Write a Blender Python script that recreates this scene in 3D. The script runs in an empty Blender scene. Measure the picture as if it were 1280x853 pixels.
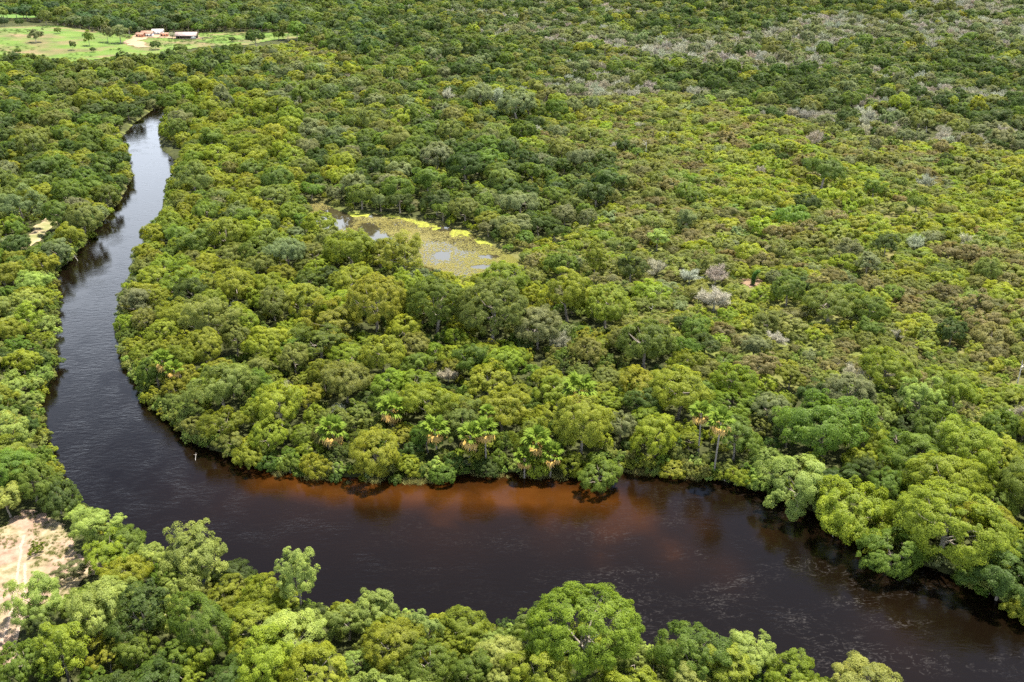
import bpy, bmesh, math, random
import numpy as np
from mathutils import Vector

SC = bpy.context.scene
COL = SC.collection
R_ = math.radians

# ------------------------------------------------------------------ camera, sky, sun, exposure
H_CAM, PITCH, FPX = 110.0, 24.0, 1244.0          # height (m), downward tilt, focal length in photo pixels
cam_d = bpy.data.cameras.new('camera')
cam_d.sensor_width = 36.0
cam_d.lens = 36.0 * FPX / 1280.0
cam_d.clip_start, cam_d.clip_end = 1.0, 30000.0
cam = bpy.data.objects.new('camera', cam_d)
cam.location = (0, 0, H_CAM)
cam.rotation_euler = (R_(90 - PITCH), 0, 0)
COL.objects.link(cam)
SC.camera = cam

SUN_DIR = Vector((0.24, 0.24, 0.94)).normalized()  # towards the sun
elev = math.asin(SUN_DIR.z)
azim = math.atan2(SUN_DIR.x, SUN_DIR.y)
world = bpy.data.worlds.new('World')
SC.world = world
world.use_nodes = True
wn = world.node_tree
bg = wn.nodes['Background']
sky = wn.nodes.new('ShaderNodeTexSky')
sky.sky_type = 'NISHITA'
sky.sun_disc = False
sky.sun_elevation = elev
sky.sun_rotation = azim
sky.altitude = 300
sky.air_density, sky.dust_density, sky.ozone_density = 1.0, 2.0, 1.0
wn.links.new(sky.outputs[0], bg.inputs[0])
geo_ = wn.nodes.new('ShaderNodeTexCoord')
sep_ = wn.nodes.new('ShaderNodeSeparateXYZ'); wn.links.new(geo_.outputs['Generated'], sep_.inputs[0])
cmap = wn.nodes.new('ShaderNodeMapping'); cmap.inputs['Scale'].default_value = (1.0, 1.0, 2.6); wn.links.new(geo_.outputs['Generated'], cmap.inputs[0])
cn = wn.nodes.new('ShaderNodeTexNoise'); cn.inputs['Scale'].default_value = 3.2; cn.inputs['Detail'].default_value = 7; cn.inputs['Roughness'].default_value = 0.55
wn.links.new(cmap.outputs[0], cn.inputs['Vector'])
thr = wn.nodes.new('ShaderNodeMapRange')              # fewer clouds high up than low
thr.inputs[1].default_value = 0.30; thr.inputs[2].default_value = 0.50; thr.inputs[3].default_value = 0.15; thr.inputs[4].default_value = 0.66
wn.links.new(sep_.outputs['Z'], thr.inputs[0])
sub_ = wn.nodes.new('ShaderNodeMath'); sub_.operation = 'SUBTRACT'
wn.links.new(cn.outputs['Fac'], sub_.inputs[0]); wn.links.new(thr.outputs[0], sub_.inputs[1])
cov = wn.nodes.new('ShaderNodeMapRange'); cov.inputs[1].default_value = -0.04; cov.inputs[2].default_value = 0.14; cov.inputs[4].default_value = 0.92
wn.links.new(sub_.outputs[0], cov.inputs[0])
cmx = wn.nodes.new('ShaderNodeMix'); cmx.data_type = 'RGBA'
wn.links.new(cov.outputs[0], cmx.inputs[0]); wn.links.new(sky.outputs[0], cmx.inputs[6]); cmx.inputs[7].default_value = (15.0, 16.6, 19.0, 1)
wn.links.new(cmx.outputs[2], bg.inputs[0])
bg.inputs[1].default_value = 0.07
sun_d = bpy.data.lights.new('sun', 'SUN')
sun_d.energy = 5.0
sun_d.angle = R_(0.53)
sun_d.color = (1.0, 0.94, 0.82)
sun = bpy.data.objects.new('sun', sun_d)
sun.rotation_euler = SUN_DIR.to_track_quat('Z', 'Y').to_euler()
sun.location = (0, 0, 300)
COL.objects.link(sun)

SC.view_settings.view_transform = 'Standard'
SC.view_settings.look = 'None'
SC.view_settings.gamma = 1.0
SC.view_settings.use_curve_mapping = False
SC.view_settings.exposure = 1.50
SC.render.engine = 'CYCLES'
SC.cycles.max_bounces = 8
SC.cycles.diffuse_bounces = 5
SC.cycles.transmission_bounces = 3
SC.cycles.volume_bounces = 0
SC.cycles.use_denoising = False

rng = np.random.default_rng(11)
random.seed(5)

# ------------------------------------------------------------------ plan of the place: photo pixel -> ground
CP, SP = math.cos(R_(PITCH)), math.sin(R_(PITCH))

def hill(x, y):
    x = np.asarray(x, float); y = np.asarray(y, float)
    h = 8.0 * np.exp(-(((x + 440) / 110.0) ** 2 + ((y - 850) / 90.0) ** 2))          # pasture knoll
    h = h + 55.0 * np.clip((y - 800) / 700.0, 0, 1) ** 1.5 * np.clip((x + 100) / 400.0, 0, 1)
    return h

def at(u, v, z=0.0):
    """The place where the sight line of a photo pixel meets the level z (above the terrain)."""
    dx, dn = (u - 640.0) / FPX, (v - 426.5) / FPX
    d = np.array([dx, CP - dn * SP, -SP - dn * CP])
    zz = z
    for _ in range(4):
        t = (zz - H_CAM) / d[2]
        zz = z + float(hill(d[0] * t, d[1] * t))
    return d[0] * t, d[1] * t

def to_px(x, y, z):
    dz = np.asarray(z) - H_CAM
    depth = y * CP - dz * SP
    up = y * SP + dz * CP
    return 640 + FPX * x / depth, 426.5 - FPX * up / depth

def inside(px, py, poly):
    px = np.asarray(px, float); py = np.asarray(py, float)
    P = np.asarray(poly, float)
    r = np.zeros(px.shape, bool)
    j = len(P) - 1
    for i in range(len(P)):
        (xi, yi), (xj, yj) = P[i], P[j]
        c = ((yi > py) != (yj > py)) & (px < (xj - xi) * (py - yi) / (yj - yi + 1e-12) + xi)
        r ^= c
        j = i
    return r

def dist_to(px, py, line, closed=True):
    px = np.asarray(px, float); py = np.asarray(py, float)
    P = np.asarray(line, float)
    d = np.full(px.shape, 1e9)
    n = len(P)
    for i in range(n if closed else n - 1):
        a, b = P[i], P[(i + 1) % n]
        ab = b - a
        t = np.clip(((px - a[0]) * ab[0] + (py - a[1]) * ab[1]) / (ab @ ab + 1e-9), 0, 1)
        d = np.minimum(d, np.hypot(px - a[0] - t * ab[0], py - a[1] - t * ab[1]))
    return d

def vnoise(x, y, s, seed=0):
    """Smooth value noise, 0..1."""
    x = np.asarray(x, float) / s + 1000; y = np.asarray(y, float) / s + 1000
    xi, yi = np.floor(x).astype(np.int64), np.floor(y).astype(np.int64)
    fx, fy = x - xi, y - yi
    fx = fx * fx * (3 - 2 * fx); fy = fy * fy * (3 - 2 * fy)
    def h(a, b):
        n = (a * 374761393 + b * 668265263 + seed * 974711) & 0x7fffffff
        n = ((n ^ (n >> 13)) * 1274126177) & 0x7fffffff
        return ((n ^ (n >> 16)) & 0xffff) / 65535.0
    return (h(xi, yi) * (1 - fx) + h(xi + 1, yi) * fx) * (1 - fy) + (h(xi, yi + 1) * (1 - fx) + h(xi + 1, yi + 1) * fx) * fy

def fbm(x, y, s, seed=0):
    return (vnoise(x, y, s, seed) + .5 * vnoise(x, y, s / 2.1, seed + 1) + .25 * vnoise(x, y, s / 4.3, seed + 2)) / 1.75

# river: outer (left / near) bank and inner (right / far) bank, as seen; number = height of what hides the bank there
OUTER = [(330, 84, 0), (250, 104, 0), (196, 130, 0), (166, 152, 0), (150, 170, 0), (160, 190, 0), (164, 218, 0), (146, 252, 0), (114, 288, 0), (90, 318, 0), (62, 340, 0),
         (66, 380, 0), (64, 416, 0), (66, 457, 0), (42, 500, 1), (48, 535, 1), (58, 569, 2), (104, 628, 4), (135, 642, 5), (170, 672, 5),
         (197, 684, 5), (250, 690, 5.5), (316, 715, 5.5), (408, 735, 5.5), (471, 742, 5.5), (573, 760, 5.5), (675, 765, 5.5), (777, 780, 5.5),
         (850, 790, 5.5), (938, 800, 5.5), (1040, 835, 5.5), (1132, 855, 5.5), (1260, 915, 5.5), (1420, 985, 5.5), (1800, 1150, 5.5)]
INNER = [(330, 78, 5), (260, 96, 5), (204, 124, 5), (190, 146, 5), (194, 170, 5), (218, 192, 4), (206, 213, 5), (200, 248, 6), (180, 280, 6), (162, 314, 6), (140, 380, 6),
         (144, 416, 6), (164, 447, 5), (180, 482, 5), (208, 508, 4), (240, 540, 3), (284, 568, 2), (328, 585, 1), (362, 598, 0), (408, 603, 0),
         (470, 606, 0), (546, 606, 0), (600, 598, 0), (660, 598, 0), (720, 602, 0), (773, 594, 0), (845, 597, 0), (880, 604, 0), (945, 616, 0),
         (985, 632, 0), (1035, 656, 0), (1085, 690, 0), (1140, 708, 0), (1190, 726, 0), (1235, 745, 0), (1285, 780, 0), (1420, 850, 0), (1800, 990, 0)]
outer_w = [at(*p) for p in OUTER]
inner_w = [at(u + (6 if v < 480 else 0), v - (15 if 540 < v < 900 else (8 if v >= 480 else 0)), z) for u, v, z in INNER]   # the crowns reach out over the edge itself
RIVER = outer_w + inner_w[::-1]
POND = [at(u, v, z) for u, v, z in [(384, 252, 0), (400, 250, 0), (426, 262, 0), (438, 264, 0), (488, 266, 0), (530, 275, 0), (583, 286, 0), (613, 301, 0), (636, 316, 0), (660, 328, 0),
                                    (670, 342, 0), (656, 354, 3), (598, 345, 4), (543, 331, 4), (478, 308, 4), (445, 296, 4), (410, 280, 4), (386, 264, 3)]]
PASTURE = [at(u, v) for u, v in [(-260, 34), (0, 35), (40, 33), (71, 33), (120, 40), (165, 45), (190, 41), (250, 42), (306, 41), (384, 42), (372, 48), (306, 56), (252, 60), (215, 66),
                                 (190, 70), (146, 72), (98, 79), (68, 77), (34, 70), (0, 68), (-260, 66)]]
FIELD = [at(u, v) for u, v in [(-300, 17.5), (0, 17.5), (60, 19), (78, 22), (30, 23), (-300, 24)]]
SAND = [at(u, v) for u, v in [(-60, 668), (8, 655), (24, 640), (48, 640), (70, 655), (88, 672), (104, 690), (126, 705), (124, 716), (98, 728), (104, 745), (76, 752), (64, 762), (40, 770), (24, 790),
                              (12, 830), (-60, 880), (-160, 800)]]
TRACK = [at(u, v) for u, v in [(20, 311), (33, 301), (42, 287), (58, 273), (77, 266), (84, 271), (70, 281), (58, 293), (44, 304), (30, 315)]]
YARD = [at(u, v) for u, v in [(150, 55), (168, 47), (172, 44), (206, 42), (222, 44), (250, 46), (252, 50), (228, 50), (206, 48), (186, 47.5), (176, 52), (188, 60), (176, 60), (160, 56)]]

GLADE = [at(u, v) for u, v in [(1080, 266), (1108, 250), (1136, 243), (1160, 262), (1182, 268), (1150, 278), (1112, 277)]]
GLADE2 = [at(u, v) for u, v in [(1040, 262), (1062, 255), (1070, 262), (1052, 269)]]
BARE_SOIL = [at(u, v) for u, v in [(926, 350), (948, 346), (956, 354), (938, 360)]]
# ------------------------------------------------------------------ materials
def mat(name):
    m = bpy.data.materials.new(name)
    m.use_nodes = True
    nt = m.node_tree
    for n in list(nt.nodes):
        nt.nodes.remove(n)
    return m, nt, nt.nodes.new, nt.links.new

def tint_node(N):
    a = N('ShaderNodeAttribute'); a.attribute_type = 'INSTANCER'; a.attribute_name = 'tint'
    return a

def ramp(N, stops):
    r = N('ShaderNodeValToRGB')
    el = r.color_ramp.elements
    while len(el) < len(stops):
        el.new(0.5)
    for e, (p, c) in zip(el, stops):
        e.position = p; e.color = (*c, 1) if len(c) == 3 else c
    return r

def leaf_material():
    m, nt, N, L = mat('leaves')
    out = N('ShaderNodeOutputMaterial')
    t = tint_node(N)
    v = N('ShaderNodeAttribute'); v.attribute_type = 'GEOMETRY'; v.attribute_name = 'leafvar'
    hs = N('ShaderNodeHueSaturation')
    mr = N('ShaderNodeMapRange'); mr.inputs[3].default_value = 0.62; mr.inputs[4].default_value = 1.42
    mh = N('ShaderNodeMapRange'); mh.inputs[3].default_value = 0.514; mh.inputs[4].default_value = 0.492
    L(v.outputs['Fac'], mr.inputs[0]); L(v.outputs['Fac'], mh.inputs[0])
    L(t.outputs['Color'], hs.inputs['Color']); L(mr.outputs[0], hs.inputs['Value']); L(mh.outputs[0], hs.inputs['Hue'])
    p = N('ShaderNodeBsdfPrincipled')
    p.inputs['Roughness'].default_value = 0.55
    p.inputs['Specular IOR Level'].default_value = 0.25
    L(hs.outputs[0], p.inputs['Base Color'])
    tr = N('ShaderNodeBsdfTranslucent')
    hs2 = N('ShaderNodeHueSaturation'); hs2.inputs['Value'].default_value = 1.5; hs2.inputs['Hue'].default_value = 0.495
    L(hs.outputs[0], hs2.inputs['Color']); L(hs2.outputs[0], tr.inputs[0])
    mx = N('ShaderNodeMixShader'); mx.inputs[0].default_value = 0.46
    L(p.outputs[0], mx.inputs[1]); L(tr.outputs[0], mx.inputs[2]); L(mx.outputs[0], out.inputs[0])
    return m

def plain(name, col, rough=0.8, noise=None, spec=0.3, scale=3.0, tinted=False):
    m, nt, N, L = mat(name)
    out = N('ShaderNodeOutputMaterial')
    p = N('ShaderNodeBsdfPrincipled')
    p.inputs['Roughness'].default_value = rough
    p.inputs['Specular IOR Level'].default_value = spec
    if tinted:
        t = tint_node(N); L(t.outputs['Color'], p.inputs['Base Color'])
    elif noise:
        tc = N('ShaderNodeTexCoord')
        n = N('ShaderNodeTexNoise'); n.inputs['Scale'].default_value = scale; n.inputs['Detail'].default_value = 6
        L(tc.outputs['Object'], n.inputs['Vector'])
        r = ramp(N, [(0.3, col), (0.7, noise)])
        L(n.outputs['Fac'], r.inputs[0]); L(r.outputs[0], p.inputs['Base Color'])
    else:
        p.inputs['Base Color'].default_value = (*col, 1)
    L(p.outputs[0], out.inputs[0])
    return m

M_LEAF = leaf_material()
M_BARK = plain('bark', (0.16, 0.13, 0.10), 0.9, (0.28, 0.25, 0.21), 0.2, 2.0)
M_TWIG = plain('bare_twigs', (0.3, 0.27, 0.23), 0.9, tinted=True, spec=0.1)
M_PALMBARK = plain('palm_bark', (0.17, 0.145, 0.12), 0.9, (0.30, 0.27, 0.23), 0.2, 3.0)
M_DRYFROND = plain('dry_fronds', (0.42, 0.27, 0.05), 0.8, (0.45, 0.30, 0.11), 0.1, 1.5)

def ground_material(name, stops, scale, stops2=None, scale2=0.03, bump=0.3, rough=0.95, wooded=None):
    m, nt, N, L = mat(name)
    out = N('ShaderNodeOutputMaterial')
    tc = N('ShaderNodeTexCoord')
    n = N('ShaderNodeTexNoise'); n.inputs['Scale'].default_value = scale; n.inputs['Detail'].default_value = 10; n.inputs['Roughness'].default_value = 0.65
    L(tc.outputs['Object'], n.inputs['Vector'])
    r = ramp(N, stops); L(n.outputs['Fac'], r.inputs[0])
    col = r.outputs[0]
    if stops2:
        n2 = N('ShaderNodeTexNoise'); n2.inputs['Scale'].default_value = scale2; n2.inputs['Detail'].default_value = 7
        L(tc.outputs['Object'], n2.inputs['Vector'])
        r2 = ramp(N, [(0.47, (0, 0, 0)), (0.6, (1, 1, 1))]); L(n2.outputs['Fac'], r2.inputs[0])
        r3 = ramp(N, stops2); L(n.outputs['Fac'], r3.inputs[0])
        mx = N('ShaderNodeMix'); mx.data_type = 'RGBA'
        L(r2.outputs[0], mx.inputs[0]); L(col, mx.inputs[6]); L(r3.outputs[0], mx.inputs[7])
        col = mx.outputs[2]
    if wooded:
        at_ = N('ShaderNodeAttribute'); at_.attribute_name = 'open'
        r4 = ramp(N, wooded); L(n.outputs['Fac'], r4.inputs[0])
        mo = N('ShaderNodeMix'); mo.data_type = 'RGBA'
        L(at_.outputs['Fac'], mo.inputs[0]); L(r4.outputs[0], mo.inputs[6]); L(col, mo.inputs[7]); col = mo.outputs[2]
    p = N('ShaderNodeBsdfPrincipled'); p.inputs['Roughness'].default_value = rough; p.inputs['Specular IOR Level'].default_value = 0.1
    L(col, p.inputs['Base Color'])
    b = N('ShaderNodeBump'); b.inputs['Strength'].default_value = bump; b.inputs['Distance'].default_value = 0.3
    L(n.outputs['Fac'], b.inputs['Height']); L(b.outputs[0], p.inputs['Normal'])
    L(p.outputs[0], out.inputs[0])
    return m

# ------------------------------------------------------------------ mesh helpers
def mesh_from(name, V, F, mats=(), mi=None, leafvar=None, smooth=False):
    """V (n,3); F a list of index arrays, each (k, 3) or (k, 4)."""
    me = bpy.data.meshes.new(name)
    F = [np.asarray(f, np.int32) for f in F if len(f)]
    V = np.asarray(V, np.float32)
    me.vertices.add(len(V)); me.vertices.foreach_set('co', V.ravel())
    tot = np.concatenate([np.full(len(f), f.shape[1], np.int32) for f in F])
    idx = np.concatenate([f.ravel() for f in F])
    st = np.concatenate([[0], np.cumsum(tot)[:-1]]).astype(np.int32)
    me.loops.add(len(idx)); me.loops.foreach_set('vertex_index', idx)
    me.polygons.add(len(tot)); me.polygons.foreach_set('loop_start', st); me.polygons.foreach_set('loop_total', tot)
    for m in mats:
        me.materials.append(m)
    if mi is not None:
        me.polygons.foreach_set('material_index', np.asarray(mi, np.int32))
    if leafvar is not None:
        a = me.attributes.new('leafvar', 'FLOAT', 'POINT'); a.data.foreach_set('value', np.asarray(leafvar, np.float32))
    me.update(calc_edges=True)
    if smooth:
        me.polygons.foreach_set('use_smooth', np.ones(len(tot), bool))
    return me

class Geo:
    """Collects boxes, prisms and tubes for ONE mesh."""
    def __init__(s):
        s.V, s.Q, s.T, s.n = [], [], [], 0
    def add(s, V, Q=(), T=()):
        V = np.asarray(V, float)
        s.V.append(V)
        if len(Q): s.Q.append(np.asarray(Q) + s.n)
        if len(T): s.T.append(np.asarray(T) + s.n)
        s.n += len(V)
    def box(s, c, d, rz=0.0):
        x, y, z = np.array(d) / 2.0
        V = np.array([(-x, -y, -z), (x, -y, -z), (x, y, -z), (-x, y, -z), (-x, -y, z), (x, -y, z), (x, y, z), (-x, y, z)])
        if rz:
            V = np.c_[V[:, 0] * math.cos(rz) - V[:, 1] * math.sin(rz), V[:, 0] * math.sin(rz) + V[:, 1] * math.cos(rz), V[:, 2]]
        s.add(V + np.array(c), [(3, 2, 1, 0), (4, 5, 6, 7), (0, 1, 5, 4), (1, 2, 6, 5), (2, 3, 7, 6), (3, 0, 4, 7)])
    def tube(s, pts, rad, k=6):
        pts = np.asarray(pts, float)
        V, Q = [], []
        for i, p in enumerate(pts):
            d = pts[min(i + 1, len(pts) - 1)] - pts[max(i - 1, 0)]
            d = d / (np.linalg.norm(d) + 1e-9)
            a = np.cross(d, (0.0, 1.0, 0.13)) if abs(d[1]) < 0.9 else np.cross(d, (1.0, 0, 0))
            a /= np.linalg.norm(a) + 1e-9
            b = np.cross(d, a)
            for j in range(k):
                t = 2 * math.pi * j / k
                V.append(p + rad[i] * (a * math.cos(t) + b * math.sin(t)))
        for i in range(len(pts) - 1):
            for j in range(k):
                Q.append((i * k + j, i * k + (j + 1) % k, (i + 1) * k + (j + 1) % k, (i + 1) * k + j))
        s.add(V, Q)
    def arrays(s):
        V = np.concatenate(s.V) if s.V else np.zeros((0, 3))
        F = []
        if s.Q: F.append(np.concatenate(s.Q))
        if s.T: F.append(np.concatenate(s.T))
        return V, F
    def mesh(s, name, m, smooth=False):
        V, F = s.arrays()
        return mesh_from(name, V, F, [m], smooth=smooth)

def link(name, data, parent=None, loc=None):
    o = bpy.data.objects.new(name, data)
    COL.objects.link(o)
    if parent is not None: o.parent = parent
    if loc is not None: o.location = loc
    return o

def thing(name, label, cat, loc=(0, 0, 0), rz=0.0, group=None, data=None, scale=None):
    o = bpy.data.objects.new(name, data)
    COL.objects.link(o)
    o.location = loc; o.rotation_euler = (0, 0, rz)
    if scale is not None: o.scale = scale
    o['label'] = label; o['category'] = cat
    if group: o['group'] = group
    return o

def kind(o, k):
    o['kind'] = k
    return o

def sheet(poly, step, zoff, name, m, wob=0.0, wscale=8.0, level=None, attr=None, seed=3):
    """A sheet that fills an outline with a fine grid; follows the terrain or lies level."""
    P = np.asarray(poly)
    x0, y0 = P.min(0) - step * 2; x1, y1 = P.max(0) + step * 2
    xs = np.arange(x0, x1, step); ys = np.arange(y0, y1, step)
    X, Y = np.meshgrid(xs, ys)
    cx, cy = X[:-1, :-1] + step / 2, Y[:-1, :-1] + step / 2
    wx = cx + wob * (fbm(cx, cy, wscale, seed) - .5) * 2
    wy = cy + wob * (fbm(cx, cy, wscale, seed + 9) - .5) * 2
    keep = inside(wx, wy, poly)
    n = X.shape[1]
    ii, jj = np.nonzero(keep)
    Q = np.stack([ii * n + jj, ii * n + jj + 1, (ii + 1) * n + jj + 1, (ii + 1) * n + jj], 1)
    Z = ground_z(X, Y) + zoff if level is None else np.full(X.shape, level)
    V = np.stack([X, Y, Z], -1).reshape(-1, 3)
    used, inv = np.unique(Q, return_inverse=True)
    me = mesh_from(name, V[used], [inv.reshape(-1, 4)], [m], smooth=True)
    if attr:
        for an, fn in attr.items():
            a = me.attributes.new(an, 'FLOAT', 'POINT')
            a.data.foreach_set('value', fn(V[used][:, 0], V[used][:, 1]).astype(np.float32))
    return kind(link(name, me), 'structure')

WATER_Z = -1.2
def ground_z(X, Y):
    X = np.asarray(X, float); Y = np.asarray(Y, float)
    z = hill(X, Y) + 0.5 * (fbm(X, Y, 30, 4) - .5)
    for poly, depth, w in ((RIVER, 3.6, 5.0), (POND, 1.8, 6.0)):
        P = np.asarray(poly)
        m = (X > P[:, 0].min() - 20) & (X < P[:, 0].max() + 20) & (Y > P[:, 1].min() - 20) & (Y < P[:, 1].max() + 20)
        if m.any():
            xx, yy = X[m], Y[m]
            d = dist_to(xx, yy, poly)
            d = np.where(inside(xx, yy, poly), d, -d)
            t = np.clip((d + 1.5) / w, 0, 1)
            z[m] = z[m] - depth * t * t * (3 - 2 * t)
    return z

# ------------------------------------------------------------------ ground, river, pond
def axis(a, b, far, fine):
    mid = np.arange(a, b, fine)
    l = a - np.cumsum(fine * 1.35 ** np.arange(1, 40)); l = l[l > -far][::-1]
    r = mid[-1] + np.cumsum(fine * 1.35 ** np.arange(1, 40)); r = r[r < far]
    return np.concatenate([l, mid, r])
gx = axis(-760, 760, 6000, 3.2)
ys_, yv = [], 40.0
while yv < 1700:
    ys_.append(yv); yv += max(1.6, yv * 0.007)
gy = np.concatenate([[-3000, -1000, -300, -80, 0, 20], ys_, 1700 * 1.25 ** np.arange(0, 7)])
GX, GY = np.meshgrid(gx, gy)
GZ = ground_z(GX, GY)
n = GX.shape[1]
ii, jj = np.meshgrid(np.arange(GX.shape[0] - 1), np.arange(n - 1), indexing='ij')
ii, jj = ii.ravel(), jj.ravel()
Q = np.stack([ii * n + jj, ii * n + jj + 1, (ii + 1) * n + jj + 1, (ii + 1) * n + jj], 1)
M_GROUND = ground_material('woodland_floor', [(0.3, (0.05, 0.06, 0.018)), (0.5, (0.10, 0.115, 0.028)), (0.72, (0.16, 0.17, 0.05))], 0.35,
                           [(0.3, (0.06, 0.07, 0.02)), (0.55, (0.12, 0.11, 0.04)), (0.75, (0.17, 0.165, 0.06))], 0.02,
                           wooded=[(0.3, (0.022, 0.024, 0.010)), (0.5, (0.040, 0.046, 0.016)), (0.72, (0.07, 0.075, 0.026))])
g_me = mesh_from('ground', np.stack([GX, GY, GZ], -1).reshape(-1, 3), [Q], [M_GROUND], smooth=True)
GROUND = kind(link('ground', g_me), 'structure')

def river_material():
    m, nt, N, L = mat('river_water')
    out = N('ShaderNodeOutputMaterial')
    tc = N('ShaderNodeTexCoord')
    sh = N('ShaderNodeAttribute'); sh.attribute_name = 'shallow'
    ri = N('ShaderNodeAttribute'); ri.attribute_name = 'riffle'
    n1 = N('ShaderNodeTexNoise'); n1.inputs['Scale'].default_value = 0.09; n1.inputs['Detail'].default_value = 5; n1.inputs['Distortion'].default_value = 0.6
    L(tc.outputs['Object'], n1.inputs['Vector'])
    mul = N('ShaderNodeMath'); mul.operation = 'MULTIPLY'
    mr = N('ShaderNodeMapRange'); mr.inputs[1].default_value = 0.3; mr.inputs[2].default_value = 0.62; mr.inputs[3].default_value = 0.68; mr.inputs[4].default_value = 1.0
    L(n1.outputs['Fac'], mr.inputs[0]); L(sh.outputs['Fac'], mul.inputs[0]); L(mr.outputs[0], mul.inputs[1])
    r = ramp(N, [(0.0, (0.0036, 0.0022, 0.0012)), (0.35, (0.0082, 0.0036, 0.0013)), (0.7, (0.025, 0.0084, 0.0014)), (1.0, (0.047, 0.0162, 0.0030))])
    L(mul.outputs[0], r.inputs[0])
    # drifting flecks of foam, with glints of light painted in as pale colour
    mp = N('ShaderNodeMapping'); mp.inputs['Rotation'].default_value = (0, 0, R_(-28)); mp.inputs['Scale'].default_value = (0.5, 1.0, 1)
    L(tc.outputs['Object'], mp.inputs[0])
    nr = N('ShaderNodeTexNoise'); nr.inputs['Scale'].default_value = 0.42; nr.inputs['Detail'].default_value = 5; nr.inputs['Roughness'].default_value = 0.6; nr.inputs['Distortion'].default_value = 1.8
    L(mp.outputs[0], nr.inputs['Vector'])
    r1 = N('ShaderNodeMath'); r1.operation = 'SUBTRACT'; r1.inputs[1].default_value = 0.5; L(nr.outputs['Fac'], r1.inputs[0])
    r2 = N('ShaderNodeMath'); r2.operation = 'ABSOLUTE'; L(r1.outputs[0], r2.inputs[0])
    f0 = N('ShaderNodeMapRange'); f0.inputs[1].default_value = 0.035; f0.inputs[2].default_value = 0.004; L(r2.outputs[0], f0.inputs[0])
    nf = N('ShaderNodeTexNoise'); nf.inputs['Scale'].default_value = 2.6; nf.inputs['Detail'].default_value = 4; nf.inputs['Roughness'].default_value = 0.7
    L(mp.outputs[0], nf.inputs['Vector'])
    nb = N('ShaderNodeTexNoise'); nb.inputs['Scale'].default_value = 0.14; nb.inputs['Detail'].default_value = 3
    L(mp.outputs[0], nb.inputs['Vector'])
    f1 = N('ShaderNodeMapRange'); f1.inputs[1].default_value = 0.44; f1.inputs[2].default_value = 0.66; L(nf.outputs['Fac'], f1.inputs[0])
    fq = N('ShaderNodeMath'); fq.operation = 'MULTIPLY'; L(f0.outputs[0], fq.inputs[0]); L(f1.outputs[0], fq.inputs[1])
    f2 = N('ShaderNodeMapRange'); f2.inputs[1].default_value = 0.46; f2.inputs[2].default_value = 0.66; L(nb.outputs['Fac'], f2.inputs[0])
    fm = N('ShaderNodeMath'); fm.operation = 'MULTIPLY'; L(fq.outputs[0], fm.inputs[0]); L(f2.outputs[0], fm.inputs[1])
    fm2 = N('ShaderNodeMath'); fm2.operation = 'MULTIPLY'; L(fm.outputs[0], fm2.inputs[0]); L(ri.outputs['Fac'], fm2.inputs[1])
    mx = N('ShaderNodeMix'); mx.data_type = 'RGBA'
    L(fm2.outputs[0], mx.inputs[0]); L(r.outputs[0], mx.inputs[6]); mx.inputs[7].default_value = (0.05, 0.045, 0.042, 1)
    p = N('ShaderNodeBsdfPrincipled')
    p.inputs['IOR'].default_value = 1.333; p.inputs['Roughness'].default_value = 0.05; p.inputs['Specular IOR Level'].default_value = 0.33
    L(mx.outputs[2], p.inputs['Base Color'])
    w1 = N('ShaderNodeTexNoise'); w1.inputs['Scale'].default_value = 0.9; w1.inputs['Detail'].default_value = 6; w1.inputs['Roughness'].default_value = 0.62
    L(mp.outputs[0], w1.inputs['Vector'])
    w2 = N('ShaderNodeTexNoise'); w2.inputs['Scale'].default_value = 0.11; w2.inputs['Detail'].default_value = 4; w2.inputs['Distortion'].default_value = 0.8
    L(tc.outputs['Object'], w2.inputs['Vector'])
    st = N('ShaderNodeMapRange'); st.inputs[1].default_value = 0.35; st.inputs[2].default_value = 0.65; st.inputs[3].default_value = 0.08; st.inputs[4].default_value = 0.42
    L(w2.outputs['Fac'], st.inputs[0])
    b = N('ShaderNodeBump'); b.inputs['Distance'].default_value = 0.22
    L(st.outputs[0], b.inputs['Strength']); L(w1.outputs['Fac'], b.inputs['Height']); L(b.outputs[0], p.inputs['Normal'])
    L(p.outputs[0], out.inputs[0])
    return m

BAR = [at(u, v) for u, v in [(340, 594), (420, 607), (520, 613), (600, 614), (680, 614), (760, 622)]]
PATCH = [(845, 690, 26, .45), (875, 650, 22, .4), (760, 655, 30, .34), (805, 640, 24, .36), (905, 705, 24, .35), (640, 606, 26, .5), (960, 660, 16, .3), (1120, 790, 40, .18), (750, 690, 14, .3), (700, 640, 40, .3), (560, 640, 50, .18)]
def shallow(x, y):
    d = dist_to(x, y, BAR, False)
    s = 0.56 * np.exp(-(d / 5.0) ** 2) + 0.34 * np.exp(-(d / 19.0) ** 2)
    for u, v, rr, a in PATCH:
        cx, cy = at(u, v)
        s = s + a * np.exp(-(((x - cx) / (rr * 0.15)) ** 2 + ((y - cy) / (rr * 0.24)) ** 2))
    di = dist_to(x, y, inner_w, False)
    s = s + 0.15 * np.exp(-(di / 5.0) ** 2) * np.clip(1 - y / 320.0, 0, 1)
    return np.clip(s * (0.84 + 0.32 * fbm(x, y, 7, 21)), 0, 1)
def riffle(x, y):
    cx, cy = at(1080, 770)
    a = np.exp(-(((x - cx) / 48.0) ** 2 + ((y - cy) / 34.0) ** 2))
    return np.clip(0.14 + 1.1 * a, 0, 1)
_r = np.asarray(RIVER)
sheet(RIVER, 1.6, 0, 'river', river_material(), level=WATER_Z, attr={'shallow': shallow, 'riffle': riffle})

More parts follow.
